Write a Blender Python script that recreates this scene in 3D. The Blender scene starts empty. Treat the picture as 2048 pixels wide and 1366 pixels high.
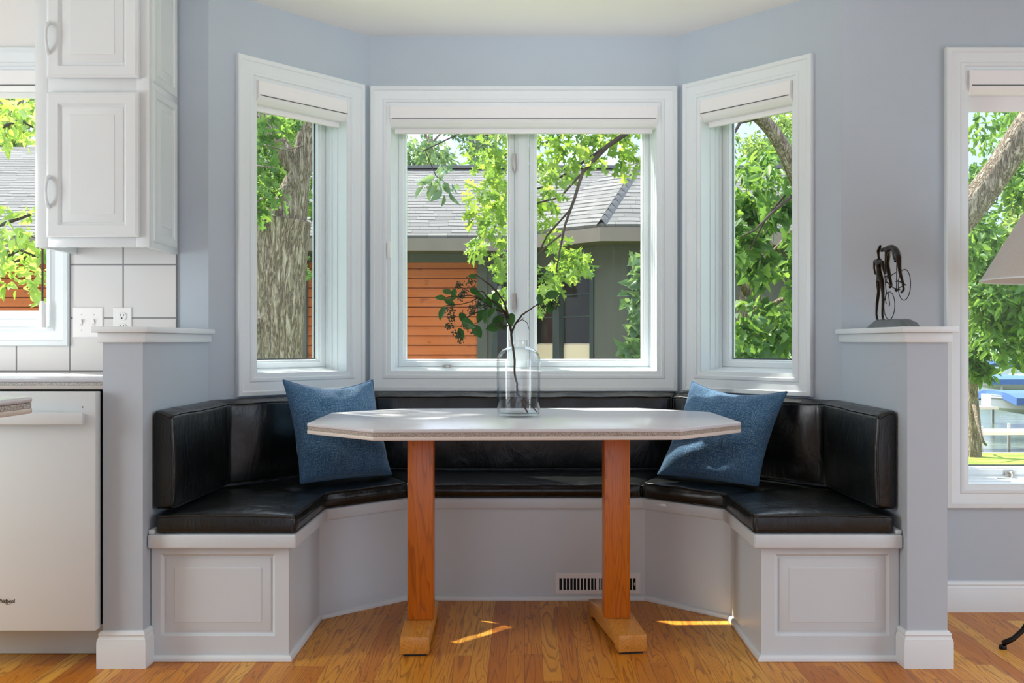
import bpy, bmesh, math, random
import numpy as np
from mathutils import Vector, Matrix, noise
random.seed(7); RNG = np.random.default_rng(11)
SC = bpy.context.scene
COL = SC.collection
PI = math.pi

# ------------------------------------------------------------------ camera
EYE = 1.03                      # eye height, m
F = 1870.0                      # focal length in px of the 2048 px wide frame
CX, CY = 1050.0, 684.0
cd = bpy.data.cameras.new('camera'); cam = bpy.data.objects.new('camera', cd); COL.objects.link(cam)
cam.location = (0, 0, EYE); cam.rotation_euler = (PI/2, 0, 0)
cd.sensor_width = 36.0; cd.lens = F*36/2048
cd.shift_x = -(CX-1024)/2048; cd.shift_y = (CY-683)/2048
cd.clip_start = .05; cd.clip_end = 600
SC.camera = cam

def at(px, py, D):              # point of the photograph at a distance D (m) in front of the eye
    return Vector(((px-CX)*D/F, D, EYE-(py-CY)*D/F))

# ------------------------------------------------------------------ exposure, sky, sun, added fill light
vs = SC.view_settings
vs.view_transform = 'Standard'; vs.look = 'None'; vs.gamma = 1.0; vs.exposure = 0.13
vs.use_curve_mapping = False
SC.cycles.max_bounces = 10; SC.cycles.transparent_max_bounces = 24
SC.cycles.diffuse_bounces = 5; SC.cycles.glossy_bounces = 4
SC.cycles.caustics_reflective = False; SC.cycles.caustics_refractive = False
SC.cycles.sample_clamp_indirect = 6.0

W = bpy.data.worlds.new('sky'); SC.world = W; W.use_nodes = True
wn = W.node_tree.nodes; wl = W.node_tree.links; wn.clear()
wo = wn.new('ShaderNodeOutputWorld'); wb = wn.new('ShaderNodeBackground')
tc = wn.new('ShaderNodeTexCoord'); sx = wn.new('ShaderNodeSeparateXYZ')
cr = wn.new('ShaderNodeValToRGB'); nz = wn.new('ShaderNodeTexNoise'); c2 = wn.new('ShaderNodeValToRGB'); mx = wn.new('ShaderNodeMix')
mx.data_type = 'RGBA'
wl.new(tc.outputs['Generated'], sx.inputs[0]); wl.new(sx.outputs['Z'], cr.inputs[0])
cr.color_ramp.elements[0].position = 0.0; cr.color_ramp.elements[0].color = (.40, .50, .68, 1)
cr.color_ramp.elements[1].position = .65; cr.color_ramp.elements[1].color = (.95, 1.12, 1.4, 1)
e_ = cr.color_ramp.elements.new(.22); e_.color = (.40, .52, .76, 1); e_ = cr.color_ramp.elements.new(.35); e_.color = (1.35, 1.5, 1.8, 1)
nz.inputs['Scale'].default_value = 4.5; nz.inputs['Detail'].default_value = 6
wl.new(tc.outputs['Generated'], nz.inputs['Vector']); wl.new(nz.outputs['Fac'], c2.inputs[0])
c2.color_ramp.elements[0].position = .50; c2.color_ramp.elements[1].position = .66
wl.new(c2.outputs[0], mx.inputs[0]); wl.new(cr.outputs[0], mx.inputs[6]); mx.inputs[7].default_value = (.74, .76, .80, 1)
wl.new(mx.outputs[2], wb.inputs[0]); wb.inputs[1].default_value = 2.0
wl.new(wb.outputs[0], wo.inputs[0])

sd = bpy.data.lights.new('sun', 'SUN'); so = bpy.data.objects.new('sun', sd); COL.objects.link(so)
sd.energy = 11.0; sd.angle = math.radians(.6); sd.color = (1, .95, .85)
so.rotation_euler = Vector((.636, -.53, -1)).to_track_quat('-Z', 'Y').to_euler()
so.location = (-6, 5, 12)

def area(name, loc, target, sx_, sy_, watts, color):
    d = bpy.data.lights.new(name, 'AREA'); d.shape = 'RECTANGLE'; d.size = sx_; d.size_y = sy_
    d.energy = watts; d.color = color
    o = bpy.data.objects.new(name, d); COL.objects.link(o); o.location = loc
    o.rotation_euler = (Vector(target)-Vector(loc)).to_track_quat('-Z', 'Z').to_euler()
    return o
# added fill lights out of view: rear, right, kitchen side and ceiling
area('rear_fill', (-.4, -3.35, 1.45), (-.4, 4, 1.5), 4.2, 1.8, 6, (.92, .97, 1))  # added fill from behind the camera, no known window there
area('right_fill', (3.5, 1.2, 1.2), (-1.2, 3.2, .9), 2.2, 1.7, 22, (.90, .965, 1))  # added fill aimed at the inner face of the left half wall
area('kitchen_fill', (-3.5, 2.0, 1.15), (1.2, 3.1, .7), 1.5, .9, 45, (.90, .965, 1))  # added fill standing before the far left wall, which has no opening
up = area('ceiling_fill', (-.05, 2.5, 2.06), (-.05, 3.5, 2.5), 1.8, .2, 3.6, (.96, .985, 1)); up.data.spread = math.radians(100)  # added unseen strip that brightens the bay ceiling, no real fixture

# ------------------------------------------------------------------ object helpers
def tag(o, label=None, cat=None, group=None, kind=None):
    if label: o['label'] = label
    if cat: o['category'] = cat
    if group: o['group'] = group
    if kind: o['kind'] = kind
    return o
def thing(name, label, cat, loc=(0, 0, 0), rz=0.0, group=None, kind=None):
    o = bpy.data.objects.new(name, None); COL.objects.link(o)
    o.location = loc; o.rotation_euler = (0, 0, rz); o.empty_display_size = .1
    return tag(o, label, cat, group, kind)
def base_of(o):
    v = Vector((0, 0, 0))
    while o is not None:
        v += o.location; o = o.parent
    return v

class MB:
    def __init__(s): s.v = []; s.f = []; s.uv = []
    def add(s, vs, fs, uvs=None):
        n = len(s.v); s.v += [tuple(p) for p in vs]; s.f += [tuple(i+n for i in f) for f in fs]
        s.uv += (uvs if uvs else [None]*len(fs)); return s
    def box(s, x0, x1, y0, y1, z0, z1):
        return s.add([(x0,y0,z0),(x1,y0,z0),(x1,y1,z0),(x0,y1,z0),(x0,y0,z1),(x1,y0,z1),(x1,y1,z1),(x0,y1,z1)],
                     [(3,2,1,0),(4,5,6,7),(0,1,5,4),(1,2,6,5),(2,3,7,6),(3,0,4,7)])
    def prism(s, poly, z0, z1):
        n = len(poly)
        return s.add([(x,y,z0) for x,y in poly]+[(x,y,z1) for x,y in poly],
                     [tuple(range(n-1,-1,-1)), tuple(range(n,2*n))]+[(i,(i+1)%n,n+(i+1)%n,n+i) for i in range(n)])
    def extrude(s, poly3, d):                      # planar loop of 3-D points swept by vector d
        n = len(poly3); d = Vector(d); a = [Vector(p) for p in poly3]
        return s.add(a+[p+d for p in a], [tuple(range(n-1,-1,-1)), tuple(range(n,2*n))]+[(i,(i+1)%n,n+(i+1)%n,n+i) for i in range(n)])
    def rings(s, rings, cap0=True, cap1=True, closed=False):
        n = len(rings[0]); vs = [p for r in rings for p in r]; fs = []
        m = len(rings)
        for k in range(m if closed else m-1):
            a, b = k*n, ((k+1) % m)*n
            for i in range(n): fs.append((a+i, a+(i+1)%n, b+(i+1)%n, b+i))
        if not closed:
            if cap0: fs.append(tuple(range(n-1,-1,-1)))
            if cap1: fs.append(tuple(range((m-1)*n, m*n)))
        return s.add(vs, fs)
    def tube(s, pts, r, n=8, closed=False):
        pts = [Vector(p) for p in pts]; m = len(pts)
        rr = r if isinstance(r, (list, tuple)) else [r]*m
        up = None; rings = []
        for i, p in enumerate(pts):
            a = pts[(i-1) % m] if closed or i > 0 else p
            b = pts[(i+1) % m] if closed or i < m-1 else p
            t = (b-a).normalized()
            if up is None:
                up = t.orthogonal().normalized()
            up = (up-t*up.dot(t))
            up = up.normalized() if up.length > 1e-6 else t.orthogonal().normalized()
            q = t.cross(up)
            rings.append([p+(up*math.cos(2*PI*k/n)+q*math.sin(2*PI*k/n))*rr[i] for k in range(n)])
        return s.rings(rings, closed=closed)
    def lathe(s, prof, n=32, c=(0, 0, 0), cap0=False, cap1=False):
        return s.rings([[(c[0]+r*math.cos(2*PI*k/n), c[1]+r*math.sin(2*PI*k/n), c[2]+z) for k in range(n)] for r, z in prof], cap0, cap1)
    def ball(s, c, r, n=8, m=6, sc=(1, 1, 1)):
        return s.lathe_at(c, [(max(1e-4, r*math.sin(PI*j/m)), -r*math.cos(PI*j/m)) for j in range(m+1)], n, sc)
    def lathe_at(s, c, prof, n, sc):
        return s.rings([[(c[0]+sc[0]*q*math.cos(2*PI*k/n), c[1]+sc[1]*q*math.sin(2*PI*k/n), c[2]+sc[2]*z) for k in range(n)] for q, z in prof], True, True)
    def map(s, fn): s.v = [tuple(fn(Vector(p))) for p in s.v]; return s
    def build(s, name, mat, parent=None, smooth=False, bevel=0.0, local=False, seg=2, angle=35, fixn=True):
        me = bpy.data.meshes.new(name)
        off = Vector((0, 0, 0)) if (parent is None or local) else base_of(parent)
        me.from_pydata([tuple(Vector(p)-off) for p in s.v], [], s.f)
        if any(u is not None for u in s.uv):
            ul = me.uv_layers.new(name='UVMap')
            for poly, u in zip(me.polygons, s.uv):
                if u:
                    for li, c in zip(poly.loop_indices, u): ul.data[li].uv = c
        if bevel or fixn:
            bm = bmesh.new(); bm.from_mesh(me)
            if fixn: bmesh.ops.recalc_face_normals(bm, faces=bm.faces)
            if bevel:
                ed = [e for e in bm.edges if len(e.link_faces) == 2 and e.calc_face_angle(0) > .6]
                bmesh.ops.bevel(bm, geom=ed, offset=bevel, segments=seg, affect='EDGES', profile=.5, clamp_overlap=True)
            bm.to_mesh(me); bm.free()
        if smooth or bevel:
            me.polygons.foreach_set('use_smooth', [True]*len(me.polygons))
            if smooth != 'all':
                try: me.set_sharp_from_angle(angle=math.radians(angle))
                except Exception: pass
        if mat: me.materials.append(mat)
        o = bpy.data.objects.new(name, me); COL.objects.link(o)
        if parent is not None: o.parent = parent
        return o

def structure(o, label=None, cat=None):
    return tag(o, label, cat, None, 'structure')

class Basis:                                     # wall-local frame: u along, w outwards (away from the room), v up
    def __init__(s, A, d, n): s.A = Vector((A[0], A[1], 0)); s.d = Vector((d[0], d[1], 0)).normalized(); s.n = Vector((n[0], n[1], 0)).normalized()
    def p(s, u, w, v): return s.A+s.d*u+s.n*w+Vector((0, 0, v))
def loops(mb, B, L, cap=False, closed=False):    # rectangular loops (u0,u1,v0,v1,w) joined to mitred mouldings
    vs = []; fs = []
    for (u0, u1, v0, v1, w) in L: vs += [B.p(u0,w,v0), B.p(u1,w,v0), B.p(u1,w,v1), B.p(u0,w,v1)]
    m = len(L)
    for k in range(m if closed else m-1):
        a, b = 4*k, 4*((k+1) % m)
        for i in range(4): fs.append((a+i, a+(i+1)%4, b+(i+1)%4, b+i))
    if cap: fs.append((4*m-4, 4*m-3, 4*m-2, 4*m-1))
    mb.add(vs, fs); return mb
def mould(mb, B, u0, u1, v0, v1, prof):          # closed profile [(inset, w)] swept round a rectangle
    return loops(mb, B, [(u0+i, u1-i, v0+i, v1-i, w) for i, w in prof], closed=True)
def bbox(mb, B, u0, u1, w0, w1, v0, v1):
    t = MB().box(u0, u1, w0, w1, v0, v1); mb.add([B.p(x, y, z) for x, y, z in t.v], t.f); return mb
def offset_path(pts, d, closed=False):           # offset of a 2-D polyline to its left by d (list or number)
    n = len(pts); out = []
    for i, p in enumerate(pts):
        dd = d[i] if isinstance(d, (list, tuple)) else d
        p = Vector(p); a = Vector(pts[i-1]) if (i > 0 or closed) else None; b = Vector(pts[(i+1) % n]) if (i < n-1 or closed) else None
        n1 = Vector((-(p-a).normalized().y, (p-a).normalized().x)) if a is not None else None
        n2 = Vector((-(b-p).normalized().y, (b-p).normalized().x)) if b is not None else None
        if n1 is None: m, k = n2, 1
        elif n2 is None: m, k = n1, 1
        else:
            m = (n1+n2).normalized(); k = 1/max(.3, m.dot(n1))
        out.append((p.x+m.x*dd*k, p.y+m.y*dd*k))
    return out
def sweep(mb, pts, prof, closed=False):          # closed profile [(offset to the left, z)] along a 2-D path
    cols = [offset_path(pts, o, closed) for o, z in prof]
    return mb.rings([[(cols[j][i][0], cols[j][i][1], prof[j][1]) for j in range(len(prof))] for i in range(len(pts))], closed=closed)

# ------------------------------------------------------------------ materials
def s2l(c): return tuple((x/12.92 if x <= .04045 else ((x+.055)/1.055)**2.4) for x in [v/255 for v in c])+(1,)
class NT:
    def __init__(s, name):
        s.m = bpy.data.materials.new(name); s.m.use_nodes = True
        s.t = s.m.node_tree; s.t.nodes.clear(); s.out = s.n('OutputMaterial')
    def n(s, k, **kw):
        x = s.t.nodes.new('ShaderNode'+k)
        for a, b in kw.items(): setattr(x, a, b)
        return x
    def l(s, a, b): s.t.links.new(a, b)
    def math(s, op, a, b=None, c=None):
        x = s.n('Math', operation=op)
        for i, v in enumerate((a, b, c)):
            if v is None: continue
            if isinstance(v, (int, float)): x.inputs[i].default_value = v
            else: s.l(v, x.inputs[i])
        return x.outputs[0]
    def mixc(s, f, a, b, bt='MIX'):
        x = s.n('Mix', data_type='RGBA', blend_type=bt)
        for i, v in ((0, f), (6, a), (7, b)):
            if isinstance(v, (int, float)): x.inputs[i].default_value = v
            elif isinstance(v, tuple): x.inputs[i].default_value = v
            else: s.l(v, x.inputs[i])
        return x.outputs[2]
    def ramp(s, f, stops):
        x = s.n('ValToRGB'); s.l(f, x.inputs[0]); e = x.color_ramp.elements
        while len(e) < len(stops): e.new(.5)
        for q, (p, c) in zip(e, stops): q.position = p; q.color = c
        return x.outputs[0]
    def noise(s, vec, scale, detail=3, rough=.5, dist=0):
        x = s.n('TexNoise'); x.inputs['Scale'].default_value = scale; x.inputs['Detail'].default_value = detail
        x.inputs['Roughness'].default_value = rough; x.inputs['Distortion'].default_value = dist
        if vec is not None: s.l(vec, x.inputs['Vector'])
        return x.outputs['Fac']
    def mapping(s, vec, scale=(1, 1, 1), loc=(0, 0, 0), rot=(0, 0, 0)):
        x = s.n('Mapping'); x.inputs['Scale'].default_value = scale; x.inputs['Location'].default_value = loc; x.inputs['Rotation'].default_value = rot
        s.l(vec, x.inputs['Vector']); return x.outputs[0]
    def obj(s): return s.n('TexCoord').outputs['Object']
    def bump(s, h, strength=.3, dist=.002):
        x = s.n('Bump'); x.inputs['Strength'].default_value = strength; x.inputs['Distance'].default_value = dist
        s.l(h, x.inputs['Height']); return x.outputs[0]
    def bsdf(s, color, rough=.5, metal=0, spec=.5, normal=None, coat=0, coat_r=.1, sheen=0, trans=0):
        x = s.n('BsdfPrincipled')
        for k, v in (('Base Color', color), ('Roughness', rough), ('Metallic', metal)):
            if isinstance(v, (int, float, tuple)): x.inputs[k].default_value = v
            else: s.l(v, x.inputs[k])
        x.inputs['Specular IOR Level'].default_value = spec
        x.inputs['Coat Weight'].default_value = coat; x.inputs['Coat Roughness'].default_value = coat_r
        x.inputs['Sheen Weight'].default_value = sheen
        if normal is not None: s.l(normal, x.inputs['Normal'])
        return x.outputs[0]
    def done(s, sh): s.l(sh, s.out.inputs[0]); return s.m

def plain(name, c, rough=.5, metal=0, spec=.5, coat=0, nscale=0, nstr=.1, var=.0):
    t = NT(name); c = s2l(c); nm = None; col = c
    o = t.obj()
    if nscale: nm = t.bump(t.noise(o, nscale, 3), nstr, .001)
    if var:
        f = t.noise(o, 9, 4)
        col = t.mixc(f, tuple(x*(1-var) for x in c[:3])+(1,), tuple(min(1, x*(1+var)) for x in c[:3])+(1,))
    return t.done(t.bsdf(col, rough, metal, spec, nm, coat))

M = {}
M['wall'] = plain('blue_grey_paint', (180, 191, 200), .75, 0, .3, 0, 260, .12, .02)
M['white_wall'] = plain('white_wall_paint', (225, 223, 220), .8, 0, .3, 0, 200, .1)
M['ceiling'] = plain('ceiling_paint', (240, 239, 237), .9, 0, .2, 0, 150, .1)
M['trim'] = plain('white_trim_paint', (220, 227, 229), .38, 0, .5, 0, 30, .03, .015)
M['gloss'] = plain('white_gloss_cabinet_paint', (216, 222, 223), .22, 0, .5, .3, 18, .03, .01)
M['bench'] = plain('white_bench_paint', (206, 215, 219), .36, 0, .5, 0, 40, .05, .015)
M['plastic'] = plain('white_plastic', (233, 232, 230), .35)
M['appliance'] = plain('white_enamel', (212, 220, 222), .3, 0, .5, .2, 10, .02)
M['blind'] = plain('white_blind_aluminium', (232, 232, 232), .42)
M['steel'] = plain('brushed_nickel', (176, 174, 170), .35, .7)
M['black_metal'] = plain('black_lamp_metal', (28, 26, 24), .35, .6)
M['dark'] = plain('dark_void', (12, 12, 12), .8)
M['rubber'] = plain('black_rubber', (16, 15, 14), .6)
M['spacer'] = plain('dark_glazing_spacer', (70, 78, 78), .5)
M['rod'] = plain('dark_brown_rod', (78, 62, 50), .5)
M['ink'] = plain('dark_print', (52, 40, 36), .5)
M['shade'] = None

def solid_surface(name, c, rough):
    t = NT(name); o = t.obj()
    col = t.mixc(t.noise(o, 900, 1), tuple(x*.94 for x in s2l(c)[:3])+(1,), s2l(c))
    return t.done(t.bsdf(col, rough, 0, .5))
M['top'] = solid_surface('white_solid_surface', (208, 208, 212), .25)
M['edge'] = solid_surface('cream_solid_surface_edge', (214, 206, 196), .4)
def speckle(name, a, b):
    t = NT(name); o = t.obj()
    f = t.ramp(t.noise(o, 420, 2, .6), [(.38, s2l(a)), (.6, s2l(b))])
    return t.done(t.bsdf(f, .45))
M['speckle'] = speckle('grey_speckled_inlay', (112, 108, 102), (206, 202, 196))
M['speckle_dark'] = speckle('brown_grey_speckled_inlay', (118, 108, 98), (190, 178, 164))

def tile():
    t = NT('white_square_tile'); o = t.obj()
    s = t.n('SeparateXYZ'); t.l(o, s.inputs[0])
    def edge(v, off, p=.2035):
        q = t.math('FRACT', t.math('DIVIDE', t.math('ADD', v, off), p))
        return t.math('MINIMUM', q, t.math('SUBTRACT', 1.0, q))
    e = t.math('MINIMUM', edge(s.outputs['X'], 1.329+.2035*20), edge(s.outputs['Z'], -.918+.2035*20))
    f = t.math('GREATER_THAN', e, .0145)
    col = t.mixc(f, s2l((128, 128, 128)), s2l((216, 215, 213)))
    rg = t.math('SUBTRACT', .7, t.math('MULTIPLY', f, .5))
    return t.done(t.bsdf(col, rg, 0, .5, t.bump(t.math('SMOOTH_MIN', e, .02, .01), .25, .02)))
M['tile'] = tile()

def oak_floor():
    t = NT('oak_strip_floor'); o = t.obj()
    s = t.n('SeparateXYZ'); t.l(o, s.inputs[0]); X, Y = s.outputs['X'], s.outputs['Y']
    PW = .0575
    xi = t.math('DIVIDE', t.math('ADD', X, 20.011), PW); idx = t.math('FLOOR', xi); fx = t.math('FRACT', xi)
    wn1 = t.n('TexWhiteNoise', noise_dimensions='1D'); t.l(idx, wn1.inputs['W'])
    yy = t.math('ADD', t.math('DIVIDE', Y, .92), t.math('MULTIPLY', wn1.outputs['Value'], 7.3))
    seg = t.math('FLOOR', yy); fy = t.math('FRACT', yy)
    cmb = t.n('CombineXYZ'); t.l(idx, cmb.inputs[0]); t.l(seg, cmb.inputs[1])
    wn2 = t.n('TexWhiteNoise', noise_dimensions='3D'); t.l(cmb.outputs[0], wn2.inputs['Vector']); R = wn2.outputs['Value']
    wn3 = t.n('TexWhiteNoise', noise_dimensions='4D'); t.l(cmb.outputs[0], wn3.inputs['Vector']); wn3.inputs['W'].default_value = 3.3; R2 = wn3.outputs['Value']
    base = t.ramp(R, [(0, s2l((184, 104, 14))), (.3, s2l((208, 130, 26))), (.6, s2l((222, 152, 44))), (.85, s2l((234, 176, 74))), (1, s2l((196, 114, 18)))])
    # each board its own grain: rings cut by the plane of the board
    g = t.n('CombineXYZ'); t.l(t.math('ADD', X, t.math('MULTIPLY', R, 37.0)), g.inputs[0])
    t.l(t.math('ADD', Y, t.math('MULTIPLY', R2, 51.0)), g.inputs[1]); t.l(t.math('MULTIPLY', R2, 9.0), g.inputs[2])
    gv = g.outputs[0]
    low = t.noise(t.mapping(gv, (11, .75, 1)), 1.5, 2, .45, .25)
    ring = t.math('FRACT', t.math('MULTIPLY', low, t.math('ADD', 9.0, t.math('MULTIPLY', R2, 12.0))))
    line = t.ramp(ring, [(0, (1, 1, 1, 1)), (.09, (.85, .85, .85, 1)), (.28, (.1, .1, .1, 1)), (.93, (0, 0, 0, 1)), (1, (1, 1, 1, 1))])
    pore = t.ramp(t.noise(t.mapping(gv, (420, 14, 1)), 1.0, 2), [(.52, (0, 0, 0, 1)), (.75, (1, 1, 1, 1))])
    soft = t.noise(t.mapping(gv, (40, 2.2, 1)), 1.0, 3)
    col = t.mixc(t.math('MULTIPLY', line, .66), base, s2l((118, 56, 14)), 'MIX')
    col = t.mixc(t.math('MULTIPLY', pore, .30), col, s2l((112, 60, 24)))
    col = t.mixc(t.math('MULTIPLY', soft, .22), col, s2l((214, 150, 88)))
    ex = t.math('MINIMUM', fx, t.math('SUBTRACT', 1.0, fx)); ey = t.math('MULTIPLY', t.math('MINIMUM', fy, t.math('SUBTRACT', 1.0, fy)), 16.0)
    gap = t.math('LESS_THAN', t.math('MINIMUM', ex, ey), .012)
    col = t.mixc(t.math('MULTIPLY', gap, .6), col, s2l((80, 40, 16)))
    bm_ = t.bump(t.math('SUBTRACT', 1.0, t.math('ADD', gap, t.math('MULTIPLY', pore, .25))), .2, .001)
    return t.done(t.bsdf(col, .38, 0, .25, bm_, .06, .25))
M['floor'] = oak_floor()

def oak(name, axis, a, b, dark):
    t = NT(name); o = t.obj()
    sc = [60, 60, 60]; sc[axis] = 3.0
    v = t.mapping(o, tuple(sc), (3.1, 1.7, .4))
    lo = t.noise(t.mapping(o, tuple(14 if i != axis else 1.1 for i in range(3))), 1.2, 2, .5, .3)
    ring = t.math('FRACT', t.math('MULTIPLY', lo, 16.0))
    line = t.ramp(ring, [(0, (1, 1, 1, 1)), (.3, (.15, .15, .15, 1)), (.9, (0, 0, 0, 1)), (1, (1, 1, 1, 1))])
    pore = t.ramp(t.noise(t.mapping(o, tuple(500 if i != axis else 18 for i in range(3))), 1, 2), [(.5, (0, 0, 0, 1)), (.75, (1, 1, 1, 1))])
    col = t.mixc(t.noise(v, 1, 3), s2l(a), s2l(b))
    col = t.mixc(t.math('MULTIPLY', line, .45), col, s2l(dark)); col = t.mixc(t.math('MULTIPLY', pore, .3), col, s2l(dark))
    return t.done(t.bsdf(col, .36, 0, .45, t.bump(pore, -.12, .001), .2, .2))
M['oak_post'] = oak('golden_oak_upright', 2, (176, 88, 12), (198, 110, 22), (110, 50, 6))
M['oak_foot'] = oak('golden_oak_foot', 1, (190, 124, 46), (212, 148, 66), (132, 76, 22))

def leather():
    t = NT('black_leather'); o = t.obj()
    fine = t.n('TexVoronoi', feature='DISTANCE_TO_EDGE'); fine.inputs['Scale'].default_value = 260; t.l(o, fine.inputs['Vector'])
    wr = t.noise(t.mapping(o, (9, 9, 3.5)), 1.6, 5, .62, 1.3)
    big = t.noise(o, 4.5, 3, .5, .6)
    h = t.math('ADD', t.math('MULTIPLY', t.math('MINIMUM', fine.outputs['Distance'], .3), .02), t.math('ADD', t.math('MULTIPLY', wr, .45), t.math('MULTIPLY', big, .5)))
    rg = t.math('ADD', .25, t.math('MULTIPLY', wr, .14))
    col = t.mixc(big, s2l((4, 6, 5)), s2l((10, 14, 12)))
    return t.done(t.bsdf(col, rg, 0, .5, t.bump(h, .55, .016), .15, .2))
M['leather'] = leather()

def weave():
    t = NT('blue_woven_cloth'); u = t.n('TexCoord').outputs['UV']
    s = t.n('SeparateXYZ'); t.l(u, s.inputs[0])
    def th(v, k): return t.math('ABSOLUTE', t.math('SINE', t.math('MULTIPLY', v, k)))
    a = th(s.outputs['X'], 290); b = th(s.outputs['Y'], 290)
    na = t.noise(t.mapping(u, (130, 9, 1)), 1, 3, .7); nb = t.noise(t.mapping(u, (9, 130, 1)), 1, 3, .7)
    thr = t.math('MULTIPLY', t.math('ADD', na, nb), .5)
    grid = t.math('MULTIPLY', a, b)
    col = t.ramp(t.math('ADD', t.math('MULTIPLY', t.noise(t.mapping(u, (95, 95, 1)), 1, 2, .7), .5), t.math('MULTIPLY', thr, .5)),
                 [(.36, s2l((36, 68, 98))), (.5, s2l((66, 112, 152))), (.62, s2l((134, 168, 190)))])
    col = t.mixc(t.math('MULTIPLY', t.math('SUBTRACT', 1.0, grid), .35), col, s2l((30, 56, 80)))
    return t.done(t.bsdf(col, .85, 0, .2, t.bump(t.math('ADD', grid, thr), .35, .002), 0, .1, .3))
M['cloth'] = weave()

def thin_glass(name, tint=(.97, .985, .98), haze=0.0, ior=1.45, gl=1.0, edge=None):
    t = NT(name)
    tr = t.n('BsdfTransparent'); tr.inputs[0].default_value = tint+(1,)
    g = t.n('BsdfGlossy'); g.inputs['Roughness'].default_value = .02
    ge = t.n('NewGeometry'); dt = t.n('VectorMath', operation='DOT_PRODUCT'); t.l(ge.outputs['Normal'], dt.inputs[0]); t.l(ge.outputs['Incoming'], dt.inputs[1])
    f0 = ((ior-1)/(ior+1))**2
    fz = t.math('ADD', f0, t.math('MULTIPLY', t.math('POWER', t.math('SUBTRACT', 1.0, t.math('ABSOLUTE', dt.outputs['Value'])), 4.0), 1-f0))
    if edge: t.l(t.mixc(t.math('POWER', t.math('SUBTRACT', 1.0, t.math('ABSOLUTE', dt.outputs['Value'])), 3.0), tint+(1,), edge+(1,)), tr.inputs[0])
    ms = t.n('MixShader'); t.l(t.math('MULTIPLY', fz, gl), ms.inputs[0]); t.l(tr.outputs[0], ms.inputs[1]); t.l(g.outputs[0], ms.inputs[2])
    sh = ms.outputs[0]
    if haze:
        o = t.obj(); n1 = t.noise(t.mapping(o, (3, 3, 2)), 1, 3); n2 = t.ramp(t.noise(t.mapping(o, (90, 90, 12)), 1, 3), [(.5, (0, 0, 0, 1)), (.8, (1, 1, 1, 1))])
        f = t.math('MULTIPLY', t.math('ADD', t.math('MULTIPLY', n1, .7), t.math('MULTIPLY', n2, .6)), haze)
        df = t.n('BsdfTranslucent'); df.inputs[0].default_value = (.9, .9, .9, 1)
        m2 = t.n('MixShader'); t.l(f, m2.inputs[0]); t.l(sh, m2.inputs[1]); t.l(df.outputs[0], m2.inputs[2]); sh = m2.outputs[0]
    return t.done(sh)
M['glass'] = thin_glass('window_glass', (.97, .985, .98), .010, 1.3, .14)
M['vase'] = thin_glass('clear_vase_glass', (.992, .996, .995), 0, 1.42, 1.0, (.74, .79, .80))
M['vase_base'] = thin_glass('thick_vase_glass', (.95, .975, .97), 0, 1.5, 1.0, (.7, .76, .76))

def foliage(name, cols, trans=.45, rough=.5):
    t = NT(name); g = t.n('NewGeometry')
    c = t.ramp(g.outputs['Random Per Island'], [(i/(len(cols)-1), s2l(k)) for i, k in enumerate(cols)])
    d = t.bsdf(c, rough, 0, .4)
    tl = t.n('BsdfTranslucent'); t.l(t.mixc(1.0, c, (1.5, 1.42, .85, 1), 'MULTIPLY'), tl.inputs[0])
    ms = t.n('MixShader'); ms.inputs[0].default_value = trans; t.l(d, ms.inputs[1]); t.l(tl.outputs[0], ms.inputs[2])
    return t.done(ms.outputs[0])
M['leaf_oak'] = foliage('oak_leaves', [(86, 122, 50), (126, 158, 70), (160, 184, 92), (104, 138, 60)], .5)
M['leaf_maple'] = foliage('maple_leaves', [(64, 98, 52), (98, 136, 70), (132, 164, 84), (78, 114, 60)], .45)
M['leaf_bright'] = foliage('bright_young_leaves', [(128, 160, 72), (160, 188, 96), (186, 206, 124), (142, 172, 84)], .5)
M['leaf_grey'] = foliage('grey_green_leaves', [(84, 116, 84), (104, 134, 96), (126, 150, 108)], .4)
M['leaf_far'] = foliage('distant_leaves', [(88, 118, 76), (118, 146, 88), (142, 166, 102), (168, 186, 122)], .5)
M['leaf_vase'] = foliage('dark_branch_leaves', [(32, 66, 28), (44, 86, 36), (58, 108, 44)], .22, .4)
M['berry'] = plain('green_buds', (52, 66, 34), .6)
M['twig'] = plain('dark_twig', (60, 48, 40), .8, 0, .3, 0, 90, .4, .2)

def bark():
    t = NT('grey_furrowed_bark'); o = t.obj()
    n1 = t.noise(t.mapping(o, (1, 1, .16)), 30, 3, .55, .9); n2 = t.noise(t.mapping(o, (1, 1, .22)), 62, 2, .5, .6)
    rid = t.math('MINIMUM', t.math('MULTIPLY', t.math('ABSOLUTE', t.math('SUBTRACT', n1, .5)), 5.5), 1.0)
    rid2 = t.math('MINIMUM', t.math('MULTIPLY', t.math('ABSOLUTE', t.math('SUBTRACT', n2, .5)), 6.0), 1.0)
    fine = t.noise(t.mapping(o, (70, 70, 22)), 1, 4, .65)
    h = t.math('ADD', t.math('MULTIPLY', rid, .8), t.math('ADD', t.math('MULTIPLY', rid2, .3), t.math('MULTIPLY', fine, .3)))
    col = t.ramp(t.math('MULTIPLY', h, .75), [(.12, s2l((88, 75, 63))), (.42, s2l((146, 131, 113))), (.85, s2l((188, 175, 157)))])
    col = t.mixc(t.math('MULTIPLY', t.ramp(t.noise(o, 3.0, 3), [(.55, (0, 0, 0, 1)), (.72, (1, 1, 1, 1))]), .3), col, s2l((126, 126, 92)))
    return t.done(t.bsdf(col, .9, 0, .2, t.bump(h, 1.0, .02)))
M['bark'] = bark()

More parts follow.
